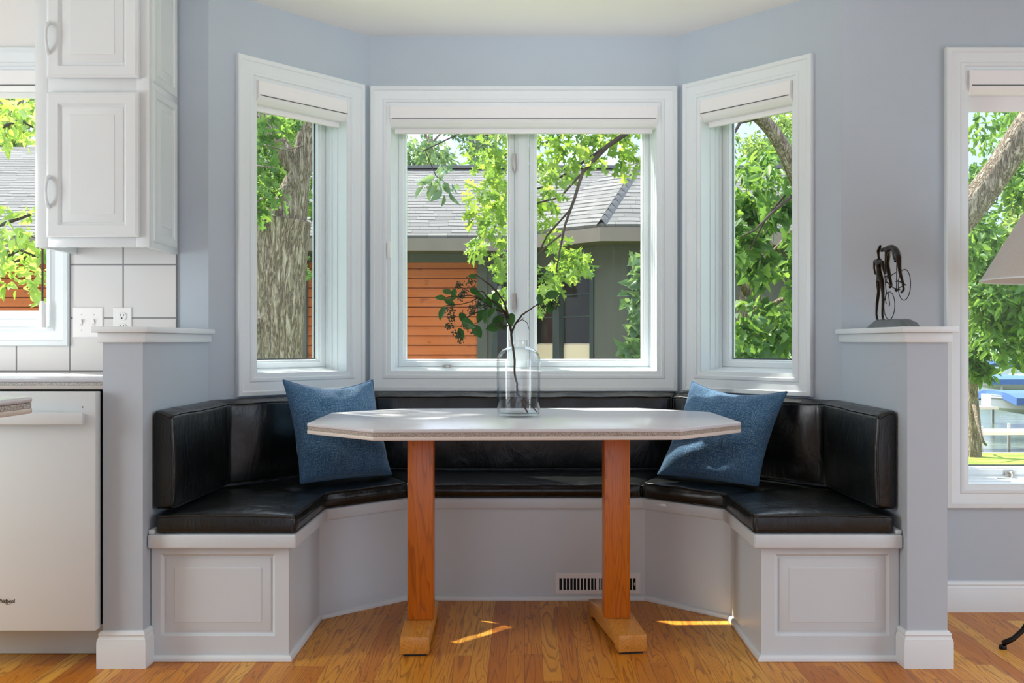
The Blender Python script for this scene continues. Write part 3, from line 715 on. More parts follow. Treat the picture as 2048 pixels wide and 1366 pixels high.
# ------------------------------------------------------------------ leather cushions
def resample(path, n):                           # n points per segment, returns points and a flag where a corner is
    out = []; cor = []
    for i in range(len(path)-1):
        a, b = Vector(path[i]), Vector(path[i+1])
        for k in range(n): out.append(a.lerp(b, k/n)); cor.append(i if (k == 0 and i > 0) else None)
    out.append(Vector(path[-1])); cor.append(None)
    return out, cor
def cushion_mesh(inner, outer, z0, z1, r=.012, nseg=26, crown_top=.012, crown_front=.004, wr=.003, seed=0, slope=0.0, pucker=.006, bulge=0.0):
    I, cor = resample(inner, nseg); O, _ = resample(outer, nseg); N = len(I)-1
    corners = [i for i, c in enumerate(cor) if c is not None]
    ks = [(0.0, r), (.06, r*.55), (.3, r*.18), (1.0, 0.0)]      # rounded ends
    st = [(k[0]*1.0, k[1]) for k in ks]+[(float(i), 0.0) for i in range(2, N-1)]+[(N-k[0], k[1]) for k in ks[::-1]]
    rings = []; top_edge = []; bot_edge = []; front_loop = []
    def lerp(P, t):
        i = min(int(t), N-1); return P[i].lerp(P[i+1], t-i)
    nt = 12; nf = 9
    for t, q in st:
        a, b = lerp(I, t), lerp(O, t); Wd = (b-a).length; dr = (b-a)/Wd
        pin = min([1.0]+[min(1.0, abs(t-c)/5.0) for c in corners]+[min(1.0, t/4.0+.25), min(1.0, (N-t)/4.0+.25)])
        za, zb = z0+q, z1-q
        sec = []
        def P(s, z): sec.append((s, z))
        for k in range(5): an = PI/2*k/4; P(q+r-r*math.sin(an), za+r-r*math.cos(an))          # bottom inner corner
        for k in range(1, nf): P(q-bulge*0-crown_front*math.sin(PI*k/nf)*pin, za+r+(zb-za-2*r)*k/nf)
        for k in range(5): an = PI/2*k/4; P(q+r-r*math.cos(an), zb-r+r*math.sin(an))
        for k in range(1, nt):
            f = k/nt; P(q+r+(Wd-2*q-2*r)*f, zb+crown_top*(math.sin(PI*f)**.7)*(.35+.65*pin)+slope*f)
        for k in range(5): an = PI/2*k/4; P(Wd-q-r+r*math.sin(an), zb+slope-r+r*math.cos(an))
        for k in range(5): an = PI/2*k/4; P(Wd-q-r+r*math.cos(an), za+r-r*math.sin(an))
        ring = []
        for j, (s, z) in enumerate(sec):
            p = Vector((a.x+dr.x*s, a.y+dr.y*s, z))
            n1 = noise.noise(Vector((p.x*9+seed, p.y*9, p.z*7)))*wr+noise.noise(Vector((p.x*26+seed, p.y*26, p.z*10)))*wr*.45
            if j >= nf+4 and j < nf+4+5+nt: p.z += n1
            if j < nf+9: p.x -= dr.x*n1*.8; p.y -= dr.y*n1*.8
            # soft gathers either side of a corner seam
            for c in corners:
                e = abs(t-c)
                if e < 6 and j < nf+9+nt:
                    g = math.exp(-(e/1.1)**2)*pucker-math.sin(e*1.5)*math.exp(-(e/3.2)**2)*pucker*.35*(1 if e > 1 else 0)
                    if z1-z0 > .15: p.x += dr.x*g; p.y += dr.y*g
                    else: p.z -= g*(1 if j >= nf+4 else 0)
            ring.append(p)
        rings.append(ring)
        top_edge.append(ring[nf+6]+Vector((-dr.x*.001, -dr.y*.001, .001))); bot_edge.append(ring[2].copy())
    return rings, top_edge, bot_edge, nf
def leather_cushion(name, label, inner, outer, z0, z1, group, cat='cushion', mids=False, **kw):
    c = Vector(inner[len(inner)//2]).lerp(Vector(outer[len(outer)//2]), .5)
    t = thing(name, label, cat, (c.x, c.y, z0), group=group)
    rings, te, be, nf = cushion_mesh(inner, outer, z0, z1, **kw)
    body = MB().rings(rings).build('cover', M['leather'], t, smooth='all')
    p = MB(); R_ = .0034
    p.tube(te[1:-1], R_, 7)
    p.tube([q+Vector((0, 0, 0)) for q in be[1:-1]], R_*.8, 7)
    for e in (1, -2):                            # piping up both ends of the front
        col = [rings[e][j] for j in range(2, nf+7)]
        p.tube(col, R_, 7)
        p.tube(rings[e][nf+6:nf+6+16], R_, 7)
    if mids:
        p.tube([Vector(((a.x+b.x)/2, (a.y+b.y)/2, (a.z+b.z)/2)) + (a-b).normalized().cross(Vector((0, 0, 1)))*0 for a, b in zip([r[5+nf//2] for r in rings][1:-1], [r[4+nf//2] for r in rings][1:-1])], R_*.6, 6)
    p.build('piping', M['leather'], body, smooth='all')
    return t
g = .0035
SI = [(-.737, 2.998), (-.737, 3.452), (-.462, 3.698), (.462, 3.698), (.737, 3.452), (.737, 2.998)]
def shift(a, b, d): a, b = Vector(a), Vector(b); q = a+(b-a).normalized()*d; return (q.x, q.y)
SO = [(-XB+.024, 2.998), (-XB+.024, YW-.006), (BL+.006, YB-.012), (BR-.006, YB-.012), (XB-.024, YW-.006), (XB-.024, 2.998)]
SG = 'black leather seat cushions of the bench'
leather_cushion('seat_cushion', 'black leather seat cushion along the left arm of the bench', [SI[0], SI[1], shift(SI[2], SI[1], g)], [SO[0], SO[1], shift(SO[2], SO[1], g)], .414, .474, SG, seed=1.3, mids=True, wr=.004)
leather_cushion('seat_cushion', 'long black leather seat cushion behind the table', [shift(SI[2], SI[3], g), shift(SI[3], SI[2], g)], [shift(SO[2], SO[3], g), shift(SO[3], SO[2], g)], .414, .466, SG, nseg=60, seed=4.1, crown_top=.010)
leather_cushion('seat_cushion', 'black leather seat cushion along the right arm of the bench', [shift(SI[3], SI[4], g), SI[4], SI[5]], [shift(SO[3], SO[4], g), SO[4], SO[5]], .414, .474, SG, seed=7.7, wr=.004)
BO = [(-XB+.004, 3.028), (-XB+.004, YW), (BL+.002, YB-.004), (BR-.002, YB-.004), (XB-.004, YW), (XB-.004, 3.028)]
BI = offset_path(BO, [-.068, -.082, -.10, -.10, -.082, -.068])
BG = 'black leather back cushions of the bench'
leather_cushion('back_cushion', 'black leather back cushion along the left wall of the bench', [BI[0], BI[1], shift(BI[2], BI[1], g)], [BO[0], BO[1], shift(BO[2], BO[1], g)], .487, .796, BG, r=.013, crown_top=.004, crown_front=.012, seed=2.2, slope=.012, wr=.004, nseg=30)
leather_cushion('back_cushion', 'long black leather back cushion under the double window', [shift(BI[2], BI[3], g), shift(BI[3], BI[2], g)], [shift(BO[2], BO[3], g), shift(BO[3], BO[2], g)], .479, .796, BG, r=.013, crown_top=.004, crown_front=.012, seed=5.2, slope=.014, wr=.004, nseg=60)
leather_cushion('back_cushion', 'black leather back cushion along the right wall of the bench', [shift(BI[3], BI[4], g), BI[4], BI[5]], [shift(BO[3], BO[4], g), BO[4], BO[5]], .487, .796, BG, r=.013, crown_top=.004, crown_front=.012, seed=9.2, slope=.012, wr=.005, nseg=30)

# ------------------------------------------------------------------ blue pillows
def pillow(label, BLc, BRc, TLc, TRc, T, seed, droop):
    c = (Vector(BLc)+Vector(BRc)+Vector(TLc)+Vector(TRc))/4
    t = thing('throw_pillow', label, 'pillow', tuple(c), group='blue throw pillows on the bench')
    n = 36; BLc, BRc, TLc, TRc = map(Vector, (BLc, BRc, TLc, TRc))
    nrm = (BRc-BLc).cross(TLc-BLc).normalized()
    edge = []
    def pos(u, v, side):
        # concave sides, full centre, pinched corners
        uu = u*(1-.075*(1-v*v)*abs(u)**2.0); vv = v*(1-(.20 if v > 0 else .03)*(1-abs(u)**1.7)*abs(v)**2.0)
        a = (uu+1)/2; b = (vv+1)/2
        p = BLc*(1-a)*(1-b)+BRc*a*(1-b)+TLc*(1-a)*b+TRc*a*b
        h = (max(0, (1-u*u))*max(0, (1-v*v)))**.42
        # creases running in from the corners and a sagging belly
        w = noise.noise(Vector((u*2.1+seed, v*2.1, side*3)))*.014+noise.noise(Vector((u*5+seed, v*4.2, side*7)))*.007
        fold = .013*math.sin(8.5*(v+.45*u*droop)+seed)*math.exp(-((v+.5)/.38)**2)+.008*math.sin(9*(u*droop-v*.7)+seed)*math.exp(-((v-.75)/.3)**2)
        p = p+nrm*side*(T*h*(1-.16*v)+ (w+fold)*h)
        return p
    vsF, fsF, uvF = [], [], []
    for side in (1, -1):
        o = len(vsF)
        for j in range(n+1):
            for i in range(n+1):
                u = math.sin((2*i/n-1)*PI/2); v = math.sin((2*j/n-1)*PI/2)
                vsF.append(pos(u, v, side))
        for j in range(n):
            for i in range(n):
                q = (o+j*(n+1)+i, o+j*(n+1)+i+1, o+(j+1)*(n+1)+i+1, o+(j+1)*(n+1)+i)
                fsF.append(q if side > 0 else q[::-1])
                U = [((k-o) % (n+1)/n, (k-o)//(n+1)/n) for k in (q if side > 0 else q[::-1])]
                uvF.append(U)
    mb = MB(); mb.add(vsF, fsF, uvF)
    body = mb.build('cover', M['cloth'], t, smooth='all', fixn=False)
    for k in range(4*n):
        e = k/n; i = e-int(e); i = math.sin((2*i-1)*PI/2)
        u, v = ((i, -1), (1, i), (-i, 1), (-1, -i))[int(e)]
        edge.append(pos(u, v, 1))
    MB().tube(edge, .0042, 7, closed=True).build('piping', M['cloth'], body, smooth='all')
    return t
pillow('blue woven throw pillow leaning in the left corner of the bench', (-.842, 3.515, .500), (-.540, 3.77, .497), (-.930, 3.60, .882), (-.632, 3.87, .872), .064, 1.7, 1)
pillow('blue woven throw pillow tilted in the right corner of the bench', (.536, 3.76, .500), (.868, 3.49, .494), (.692, 3.87, .866), (1.003, 3.585, .838), .066, 5.1, -1)

# ------------------------------------------------------------------ table
TAB = thing('dining_table', 'white-topped elongated octagonal table on two oak trestle legs', 'table', (-.005, 3.335, 0), math.radians(1.7))
oc = [(-.475, -.452), (.475, -.452), (.722, -.225), (.722, .225), (.475, .452), (-.475, .452), (-.722, .225), (-.722, -.225)]
def lbuild(mb, name, mat, parent, **kw): return mb.build(name, mat, parent, local=True, **kw)
tp = lbuild(MB().prism(oc, .750, .762), 'tabletop', M['top'], TAB, bevel=.003, seg=3)
lbuild(MB().prism(offset_path(oc, .0012, True), .7385, .750), 'speckled_inlay', M['speckle_dark'], tp)
lbuild(MB().prism(oc, .7265, .7385), 'lower_edge', M['edge'], tp, bevel=.002)
for s, px_, rz, fx in ((-1, -.356, -.01, -.3625), (1, .318, .13, .3235)):
    py_ = -.098
    lbuild(MB().box(px_-.0445, px_+.0445, py_-.036, py_+.036, .081, .7265), 'leg_post', M['oak_post'], TAB, bevel=.003)
    prof = [(-.222, .008), (-.172, .008), (-.160, .019), (.160, .019), (.172, .008), (.222, .008), (.222, .064), (.05, .084), (-.05, .084), (-.222, .064)]
    ft = MB().extrude([(-.0475, y, z) for y, z in prof], (.095, 0, 0))
    R = Matrix.Rotation(rz, 4, 'Z'); o_ = Vector((fx, -.045, 0))
    ft.map(lambda p: R @ p+o_)
    fo = lbuild(ft, 'foot', M['oak_foot'], TAB, bevel=.003)
    for e in (-1, 1):
        pd = MB().box(-.037, .037, e*.195-.018, e*.195+.018, 0, .009); pd.map(lambda p: R @ p+o_); lbuild(pd, 'foot_pad', M['rubber'], fo)

# ------------------------------------------------------------------ vase and branch
VC = (-.0235, 3.372)
vz = .7622
va_ = thing('bottle_vase', 'clear glass bottle vase standing on the table', 'vase', (VC[0], VC[1], vz))
prof = [(.0005, .012), (.07, .012), (.0765, .018), (.0772, .03), (.0785, .10), (.079, .195), (.0775, .212), (.072, .226), (.060, .239), (.045, .247), (.035, .2505), (.0325, .254), (.0322, .272), (.0335, .2745), (.033, .276)]
MB().lathe(prof+[(r_-.0028, z_) for r_, z_ in prof[::-1][:-2]], 64, (VC[0], VC[1], vz)).build('glass_wall', M['vase'], va_, smooth='all')
MB().lathe([(.0005, .0015), (.062, .0), (.070, .002), (.0755, .008), (.0775, .016), (.0745, .0175), (.07, .0118), (.0005, .0118)], 56, (VC[0], VC[1], vz)).build('thick_base', M['vase_base'], va_, smooth=True, angle=40)
br_ = thing('leafy_branch', 'dark twig with green leaves and bud clusters in the glass vase', 'branch', (VC[0]+.02, VC[1], .776))
SCL = 3.372/F/4.017
def bp(zx, zy, dy=0.0): return Vector(((860+zx/4.017-CX)*3.372/F, 3.372+dy, EYE-(520+zy/4.017-CY)*3.372/F))
def limb(pts, r0, r1, dy0, dy1, jag=.0012):
    P = []
    for i in range(len(pts)-1):
        for k in range(4):
            f = (i+k/4)/(len(pts)-1); x = pts[i][0]+(pts[i+1][0]-pts[i][0])*k/4; y = pts[i][1]+(pts[i+1][1]-pts[i][1])*k/4
            P.append(bp(x, y, dy0+(dy1-dy0)*f)+Vector((random.uniform(-jag, jag), random.uniform(-jag, jag), random.uniform(-jag, jag)))*(1 if 0 < i+k else 0))
    P.append(bp(*pts[-1], dy1))
    n = len(P); return P, [r0+(r1-r0)*i/(n-1) for i in range(n)]
LIMBS = [([(785,1225),(735,1120),(697,1065),(700,995),(683,940),(678,800),(663,690),(655,600),(640,520),(605,430)], .0024, .0040, -.012, 0),
         ([(872,1238),(790,1155),(705,1070),(700,1000)], .0016, .0022, .03, 0),
         ([(640,520),(615,400),(600,350),(560,285),(495,212),(440,175),(370,122)], .0034, .0013, 0, -.05),
         ([(622,430),(530,400),(440,400),(340,430),(270,480),(240,535)], .0028, .0011, 0, .05),
         ([(612,425),(520,340),(450,290),(430,255),(400,245),(335,248)], .0026, .0011, 0, .03),
         ([(545,402),(470,368),(390,300),(320,285),(205,296)], .0024, .0010, .01, -.04),
         ([(382,308),(330,340),(260,360),(140,372)], .0018, .0009, -.02, -.07),
         ([(432,405),(410,480),(350,512)], .0014, .0008, .02, .05), ([(270,470),(255,430),(262,395)], .0012, .0007, .04, .03),
         ([(655,590),(680,520),(740,440),(800,400),(850,362),(940,300),(1015,268)], .0030, .0010, 0, .03),
         ([(700,500),(740,477),(780,500),(796,560)], .0014, .0006, .005, .02), ([(735,478),(752,462)], .001, .0006, .008, .012),
         ([(600,430),(560,450),(520,500)], .0016, .0008, 0, -.03), ([(215,296),(160,300),(120,330)], .0010, .0006, -.04, -.05)]
sb = MB()
for pts, r0, r1, d0, d1 in LIMBS[:2]:
    P, R = limb(pts, r0, r1, d0, d1); sb.tube(P, [r*1.25 for r in R], 7)
stem = sb.build('stem', M['twig'], br_, smooth='all')
for pts, r0, r1, d0, d1 in LIMBS[2:]:
    P, R = limb(pts, r0, r1, d0, d1, .0009); MB().tube(P, [r*1.35 for r in R], 6).build('side_twig', M['twig'], br_, smooth='all')
def single_leaf(c, L, ang, tilt, roll, wd=.30, serr=0):
    # pointed leaf folded along its midrib, ang in the plane facing the room
    m = 12; ax = Vector((math.cos(ang), 0, -math.sin(ang))); sd_ = Vector((math.sin(ang), 0, math.cos(ang)))
    ax = (ax*math.cos(tilt)+Vector((0, -1, 0))*math.sin(tilt)).normalized(); nr = ax.cross(sd_).normalized()
    sd_ = (sd_*math.cos(roll)+nr*math.sin(roll)); nr = ax.cross(sd_).normalized()
    vs = []; fs = []
    for k in range(m+1):
        f = k/m; w = L*wd*math.sin(PI*f**.85)**.8*(1 if f < .98 else .2); bend = -.10*L*f*f
        mid = c+ax*L*(f-.5)+Vector((0, 0, bend))
        vs += [mid-sd_*w+nr*w*.25, mid-sd_*w*.5+nr*w*.06, mid, mid+sd_*w*.5+nr*w*.06, mid+sd_*w+nr*w*.25]
    for k in range(m):
        for i in range(4): a = 5*k+i; fs.append((a, a+1, a+6, a+5))
    return vs, fs
LEAVES = [(335,125,65,190),(145,258,75,215),(187,262,68,110),(92,308,80,195),(97,420,105,110),(165,345,85,20),(185,308,70,150),(530,305,100,100),(405,305,95,30),(360,245,85,20),(400,445,95,110),(455,450,95,100),(500,420,85,130),(515,530,120,170),(545,482,110,150),(655,475,95,85),(262,465,90,60),(315,508,120,20),(382,568,105,55),(985,275,110,-20),(965,378,95,100),(880,320,75,80),(475,335,75,60),(245,590,80,70),(560,375,70,60)]
for i, (x, y, L, a) in enumerate(LEAVES):
    c = bp(x, y, random.uniform(-.05, .04)); mb = MB()
    mb.add(*single_leaf(c, L*SCL*1.18, math.radians(a), random.uniform(-.5, .5), random.uniform(-.8, .8), .31))
    mb.build('leaf', M['leaf_vase'], br_, smooth='all', fixn=False)
for (x, y, R0) in [(325,185,48),(222,208,40),(272,262,45),(345,375,50),(400,345,45),(165,410,42),(180,470,42),(165,525,45),(215,590,48),(240,635,45),(305,535,40),(350,570,40),(560,525,45),(595,540,42),(1035,330,42),(1015,370,45),(985,345,38),(905,375,40),(250,300,35),(430,370,40),(330,420,40)]:
    mb = MB(); c = bp(x, y, random.uniform(-.04, .04)); R1 = R0*SCL
    for k in range(34):
        d = Vector((random.gauss(0, 1), random.gauss(0, 1), random.gauss(0, 1))).normalized()*R1*random.uniform(.35, 1.05)
        mb.ball(c+d, random.uniform(.0019, .0033), 6, 4)
        if k % 3 == 0: mb.tube([c, c+d*.6+Vector((0, 0, .001)), c+d], .0008, 4)
    mb.build('bud_cluster', M['berry'], br_, smooth='all')

# ------------------------------------------------------------------ bronze sculpture on the right half wall
scu = thing('cyclist_sculpture', 'small bronze sculpture of a cyclist leaning over to a standing figure', 'sculpture', (1.281, 3.262, 1.0785))
K = 2.8e-4
def q(zx, zy, dx=0.0):
    px, py = 1680+zx/6.209, 460+zy/6.209; x = 1.280+dx; y = x*F/(px-CX)
    return Vector((x, y, EYE-(py-CY)*y/F))
rb = MB(); nn_ = 14
gr = []
for j in range(nn_+1):
    for i in range(nn_+1):
        a, b2 = 2*i/nn_-1, 2*j/nn_-1
        ed = max(abs(a), abs(b2)); h = .026*(1-ed**5)+.004
        h += noise.noise(Vector((a*3, b2*4, 1)))*.006*(1-ed**8)
        ex = 1-.06*noise.noise(Vector((a*2, b2*2, 5)))
        gr.append(Vector((a*.031*ex, b2*.165*ex, max(.003, h))))
gr = [p+Vector((1.281, 3.262, 1.0785)) for p in gr]
rb.add(gr, [(j*(nn_+1)+i, j*(nn_+1)+i+1, (j+1)*(nn_+1)+i+1, (j+1)*(nn_+1)+i) for j in range(nn_) for i in range(nn_)])
bt = [Vector((p.x, p.y, 1.0787)) for p in gr]
rim = [i for i in range(nn_)]+[i*(nn_+1)+nn_ for i in range(nn_)]+[nn_*(nn_+1)+nn_-i for i in range(nn_)]+[(nn_-i)*(nn_+1) for i in range(nn_)]
nr_ = len(rim); rb.add([gr[i] for i in rim]+[bt[i] for i in rim], [(i, (i+1) % nr_, nr_+(i+1) % nr_, nr_+i) for i in range(nr_)]+[tuple(range(2*nr_-1, nr_-1, -1))])
rb.build('stone_base', M['slate'], scu, smooth=True, angle=40)
def skin(name, chains, parent, mat):
    vs, es, rs = [], [], []; idx = {}
    for ch in chains:
        prev = None
        for p, r in ch:
            key = tuple(round(c, 6) for c in p)
            if key not in idx: idx[key] = len(vs); vs.append(Vector(p)); rs.append(r)
            i = idx[key]
            if prev is not None: es.append((prev, i))
            prev = i
    off = base_of(parent)
    me = bpy.data.meshes.new(name); me.from_pydata([tuple(v-off) for v in vs], es, []); me.materials.append(mat)
    o = bpy.data.objects.new(name, me); COL.objects.link(o); o.parent = parent
    sk = o.modifiers.new('skin', 'SKIN'); sk.use_smooth_shade = True
    for i, r in enumerate(rs): me.skin_vertices[0].data[i].radius = (r*1.3, r*1.3)
    me.skin_vertices[0].data[0].use_root = True
    sb_ = o.modifiers.new('smooth', 'SUBSURF'); sb_.levels = sb_.render_levels = 1
    return o
def w(zx, zy, r, dx=0): return (q(zx, zy, -.004+dx), r*K)
hips = w(498, 560, 34); chest = w(482, 400, 32); waist = w(484, 500, 24); neck = w(480, 325, 11); head = w(474, 262, 20)
skin('standing_figure', [[hips, waist, chest, neck, head, w(490, 232, 17), w(505, 186, 13)],
     [hips, w(474, 640, 26), w(482, 760, 19), w(462, 900, 17), w(452, 1040, 12), w(462, 1110, 13), w(478, 1124, 9, -.006)],
     [hips, w(524, 650, 24), w(534, 780, 18), w(533, 900, 15), w(526, 1040, 12), w(532, 1100, 12), w(548, 1116, 9, -.006)],
     [chest, w(430, 382, 16), w(424, 470, 12), w(441, 556, 9)], [chest, w(528, 392, 15, -.008), w(536, 480, 12, -.012), w(556, 556, 8, -.012)]], scu, M['bronze'])
def c(zx, zy, r, dx=0): return (q(zx, zy, -dx), r*K)
sh = c(592, 222, 30); mid = c(655, 218, 32); hp = c(712, 268, 37)
skin('riding_figure', [[hp, mid, sh, c(556, 232, 15), c(528, 248, 24), c(510, 262, 12)],
     [hp, c(705, 340, 40), c(708, 380, 38)], [hp, c(728, 350, 30, .014), c(737, 450, 20, .016), c(748, 540, 17, .016), c(782, 660, 13, .016), c(792, 742, 12, .016), c(760, 778, 13, .01)],
     [sh, c(592, 310, 30, -.014), c(584, 420, 25, -.016), c(600, 505, 22, -.016), c(622, 610, 17, -.016), c(638, 690, 15, -.016), c(612, 718, 17, -.012)],
     [sh, c(572, 310, 11, .006), c(560, 430, 9, .008), c(566, 556, 8, .006)]], scu, M['bronze'])
fr = MB(); r1 = 5.5*K
for pts in ([(705,395),(700,770)], [(690,530),(630,566),(560,585)], [(556,560),(566,700),(576,775)], [(564,640),(700,742)], [(700,742),(800,680)], [(700,620),(808,684)],
            [(575,775),(560,840),(574,918)], [(575,775),(600,778),(618,930)], [(550,585),(590,560),(575,640),(600,655)], [(652,714),(745,742)], [(690,640),(760,640),(824,688)]):
    fr.tube([q(x, y) for x, y in pts], r1, 7)
fr.ball(q(700, 745), 22*K, 10, 8); fr.build('bicycle_frame', M['iron'], scu, smooth='all')
MB().ball(q(706, 388), 26*K, 10, 8, (1.5, 1.2, .7)).build('saddle', M['iron'], scu, smooth='all')
for cxy, rr in (((612, 940), 174), ((798, 680), 186)):
    cc = q(*cxy); u_ = Vector((0, -1, 0)); wb_ = MB()
    wb_.tube([cc+(u_*math.cos(2*PI*k/40)+Vector((0, 0, 1))*math.sin(2*PI*k/40))*rr*K for k in range(40)], 5*K, 8, closed=True)
    wb_.ball(cc, 9*K, 8, 6)
    wb_.build('wheel', M['iron'], scu, smooth='all')

# ------------------------------------------------------------------ floor lamp at the right edge
LX, LY = 1.80, 3.16
lamp = thing('floor_lamp', 'white-shaded floor lamp with dark curved feet before the right window', 'floor lamp', (LX, LY, 0))
MB().lathe([(.238, 1.240), (.075, 1.520), (.0735, 1.5195), (.2365, 1.241)], 56, (LX, LY, 0)).build('lamp_shade', M['shade'], lamp, smooth=True, angle=40)
tr_ = MB()
tr_.lathe([(.2395, 1.2385), (.2395, 1.244), (.236, 1.244), (.236, 1.2385), (.2395, 1.2385)], 56, (LX, LY, 0)); tr2 = MB(); tr2.lathe([(.0755, 1.514), (.0765, 1.522), (.0725, 1.522), (.0725, 1.514)], 40, (LX, LY, 0))
tr_.build('shade_trim', M['trim'], lamp, smooth=True, angle=30); tr2.build('shade_trim', M['trim'], lamp, smooth=True, angle=30)
MB().lathe([(.0001, .16), (.018, .16), (.022, .18), (.012, .20), (.0095, .24), (.0095, 1.30), (.014, 1.305), (.014, 1.36), (.004, 1.365), (.004, 1.50), (.0001, 1.50)], 20, (LX, LY, 0)).build('pole', M['black_metal'], lamp, smooth=True, angle=40)
for a in (186, 306, 66):
    ca, sa = math.cos(math.radians(a)), math.sin(math.radians(a))
    L_ = [(.0, .178), (.04, .170), (.085, .115), (.125, .060), (.16, .032), (.195, .018)]
    MB().tube([(LX+ca*d_, LY+sa*d_, z_) for d_, z_ in L_], [.010, .011, .010, .0085, .0085, .010], 10).build('leg', M['black_metal'], lamp, smooth='all')
    MB().lathe_at((LX+ca*.197, LY+sa*.197, .0), [(.0125, 0), (.013, .006), (.011, .012), (.002, .016)], 14, (1, 1, 1)).build('foot', M['black_metal'], lamp, smooth=True)

# ------------------------------------------------------------------ outdoors: ground, lake
GZ = -.8
gm = MB(); gx = np.linspace(-40, 60, 26); gy = [3.9, 6, 8, 10, 12, 14, 15, 16, 17, 18, 19, 20]
def gz(x, y): return GZ-max(0, min(1, (y-15.6)/4.4))*.55-(.02*math.sin(x*1.3+y))
gv = [(x, y, gz(x, y)) for y in gy for x in gx]; nx = len(gx)
gm.add(gv, [(j*nx+i, j*nx+i+1, (j+1)*nx+i+1, (j+1)*nx+i) for j in range(len(gy)-1) for i in range(nx-1) if not (gy[j] >= 15.9)])
structure(gm.build('lawn', M['lawn'], smooth='all'), 'mown lawn running down to the lake', 'lawn')
g2 = MB(); g2.add(gv, [(j*nx+i, j*nx+i+1, (j+1)*nx+i+1, (j+1)*nx+i) for j in range(len(gy)-1) for i in range(nx-1) if gy[j] >= 15.9])
structure(g2.build('beach', M['sand'], smooth='all'), 'pale sandy strip between the lawn and the lake', 'beach')
structure(MB().add([(-60, 19, -1.32), (90, 19, -1.32), (160, 160, -1.32), (-120, 160, -1.32)], [(0, 1, 2, 3)]).build('lake', M['lake']), 'green lake water beyond the beach', 'lake')

# ------------------------------------------------------------------ the neighbouring house
hs = thing('neighbour_house', 'neighbour house with grey shingled roof and orange cedar siding behind the bay windows', 'house', (-1, 10, GZ))
EZ = 2.10
def roof_slab(mb, pts, e=None):
    P = [Vector(p) for p in pts]; e = (P[1]-P[0]).normalized() if e is None else Vector(e)
    n = (P[1]-P[0]).cross(P[2]-P[0]).normalized()
    if n.z < 0: n = -n
    s = n.cross(e)
    uv = [(p.dot(e)+50, (p-P[0]).dot(s)+.02) for p in P]
    k = len(P); lo = [p-n*.05 for p in P]
    mb.add(P+lo, [tuple(range(k)), tuple(range(2*k-1, k-1, -1))]+[(i, (i+1) % k, k+(i+1) % k, k+i) for i in range(k)], [uv, None]+[[(uv[i]), (uv[(i+1) % k]), (uv[(i+1) % k]), (uv[i])] for i in range(k)])
    return mb
roof_slab(MB(), [(-2.7, 9.38, EZ), (3.5, 9.38, EZ), (3.5, 11.5, 3.17), (-2.7, 11.5, 3.17)]).build('roof', M['shingle'], hs)
roof_slab(MB(), [(-9.5, 9.38, EZ), (-2.7, 9.38, EZ), (-2.7, 12.4, 3.62), (-9.5, 12.4, 3.62)]).build('roof', M['shingle'], hs)
rb_ = MB(); rb_.add([(-2.7, 11.5, 3.17), (-2.7, 12.4, 3.62), (-2.7, 13.6, 2.4), (-2.7, 9.4, 2.05)], [(0, 1, 2, 3)]); rb_.build('gable_end', M['stucco'], hs, fixn=False)
E = [(-.17, 9.40, EZ+.03), (.69, 8.48, EZ), (2.02, 8.48, EZ), (2.9, 9.40, EZ+.03)]; AP = (1.36, 10.25, 3.14)
for tri in ((E[0], E[1], AP), (E[1], E[2], AP), (E[2], E[3], AP)):
    roof_slab(MB(), tri).build('bay_roof', M['shingle'], hs)
roof_slab(MB(), [AP, (1.36, 11.5, 3.2), E[0]], (0, 1, 0)).build('bay_roof', M['shingle'], hs); roof_slab(MB(), [(1.36, 11.5, 3.2), AP, E[3]], (0, -1, 0)).build('bay_roof', M['shingle'], hs)
hc = MB()
for a, b2 in ((E[1], AP), (E[2], AP)):
    a, b2 = Vector(a), Vector(b2); m_ = 16
    for k in range(m_):
        p = a.lerp(b2, k/m_); r_ = a.lerp(b2, (k+1.15)/m_); sd_ = (b2-a).cross(Vector((0, 0, 1))).normalized()*.06
        u_ = Vector((0, 0, .035)); hc.add([p-sd_-u_*.6, p+u_+Vector((0, 0, .012)), p+sd_-u_*.6, r_+sd_-u_*.6, r_+u_, r_-sd_-u_*.6], [(0, 1, 4, 5), (1, 2, 3, 4)])
hc.build('hip_shingles', M['shingle'], hs, fixn=False)
rc = MB(); rc.box(-2.7, 3.45, 11.42, 11.58, 3.155, 3.19); rc.build('ridge_cap', M['shingle'], hs)
FASC = [(0, EZ-.155), (.035, EZ-.155), (.035, EZ-.03), (0, EZ-.03)]
eave = [(-9.5, 9.40), (-.17, 9.40), (.69, 8.50), (2.02, 8.50), (2.9, 9.40), (3.5, 9.40)]
sweep(MB(), eave[::-1], FASC).build('fascia', M['fascia'], hs)
soff = MB(); wi = [(-9.5, 9.9), (0.0, 9.9), (.84, 8.9), (1.86, 8.9), (2.7, 9.9), (3.5, 9.9)]
soff.prism(eave+wi[::-1], EZ-.15, EZ-.14); soff.build('soffit', M['stucco'], hs)
sid = MB(); pr = []; z = GZ; rh = .1
while z < 1.86:
    pr += [(9.782, z), (9.800, min(z+rh, 1.9)-.009), (9.83, min(z+rh, 1.9)-.009), (9.83, min(z+rh, 1.9))]; z += rh
pr = [(9.95, GZ)]+pr+[(9.95, 1.9)]
sid.extrude([(-9.3, y, z) for y, z in pr], (8.8, 0, 0)); sid.build('cedar_siding', M['cedar'], hs, fixn=True)
MB().box(-9.3, -.5, 9.775, 9.9, 1.86, EZ-.14).build('frieze_board', M['stucco'], hs)
cb = MB(); cb.box(-.5, -.40, 9.76, 9.95, GZ, EZ-.14); cb.build('corner_board', M['stucco'], hs)
MB().box(-2.37, -2.27, 9.70, 9.784, GZ, EZ-.14).build('downspout', M['stucco'], hs)
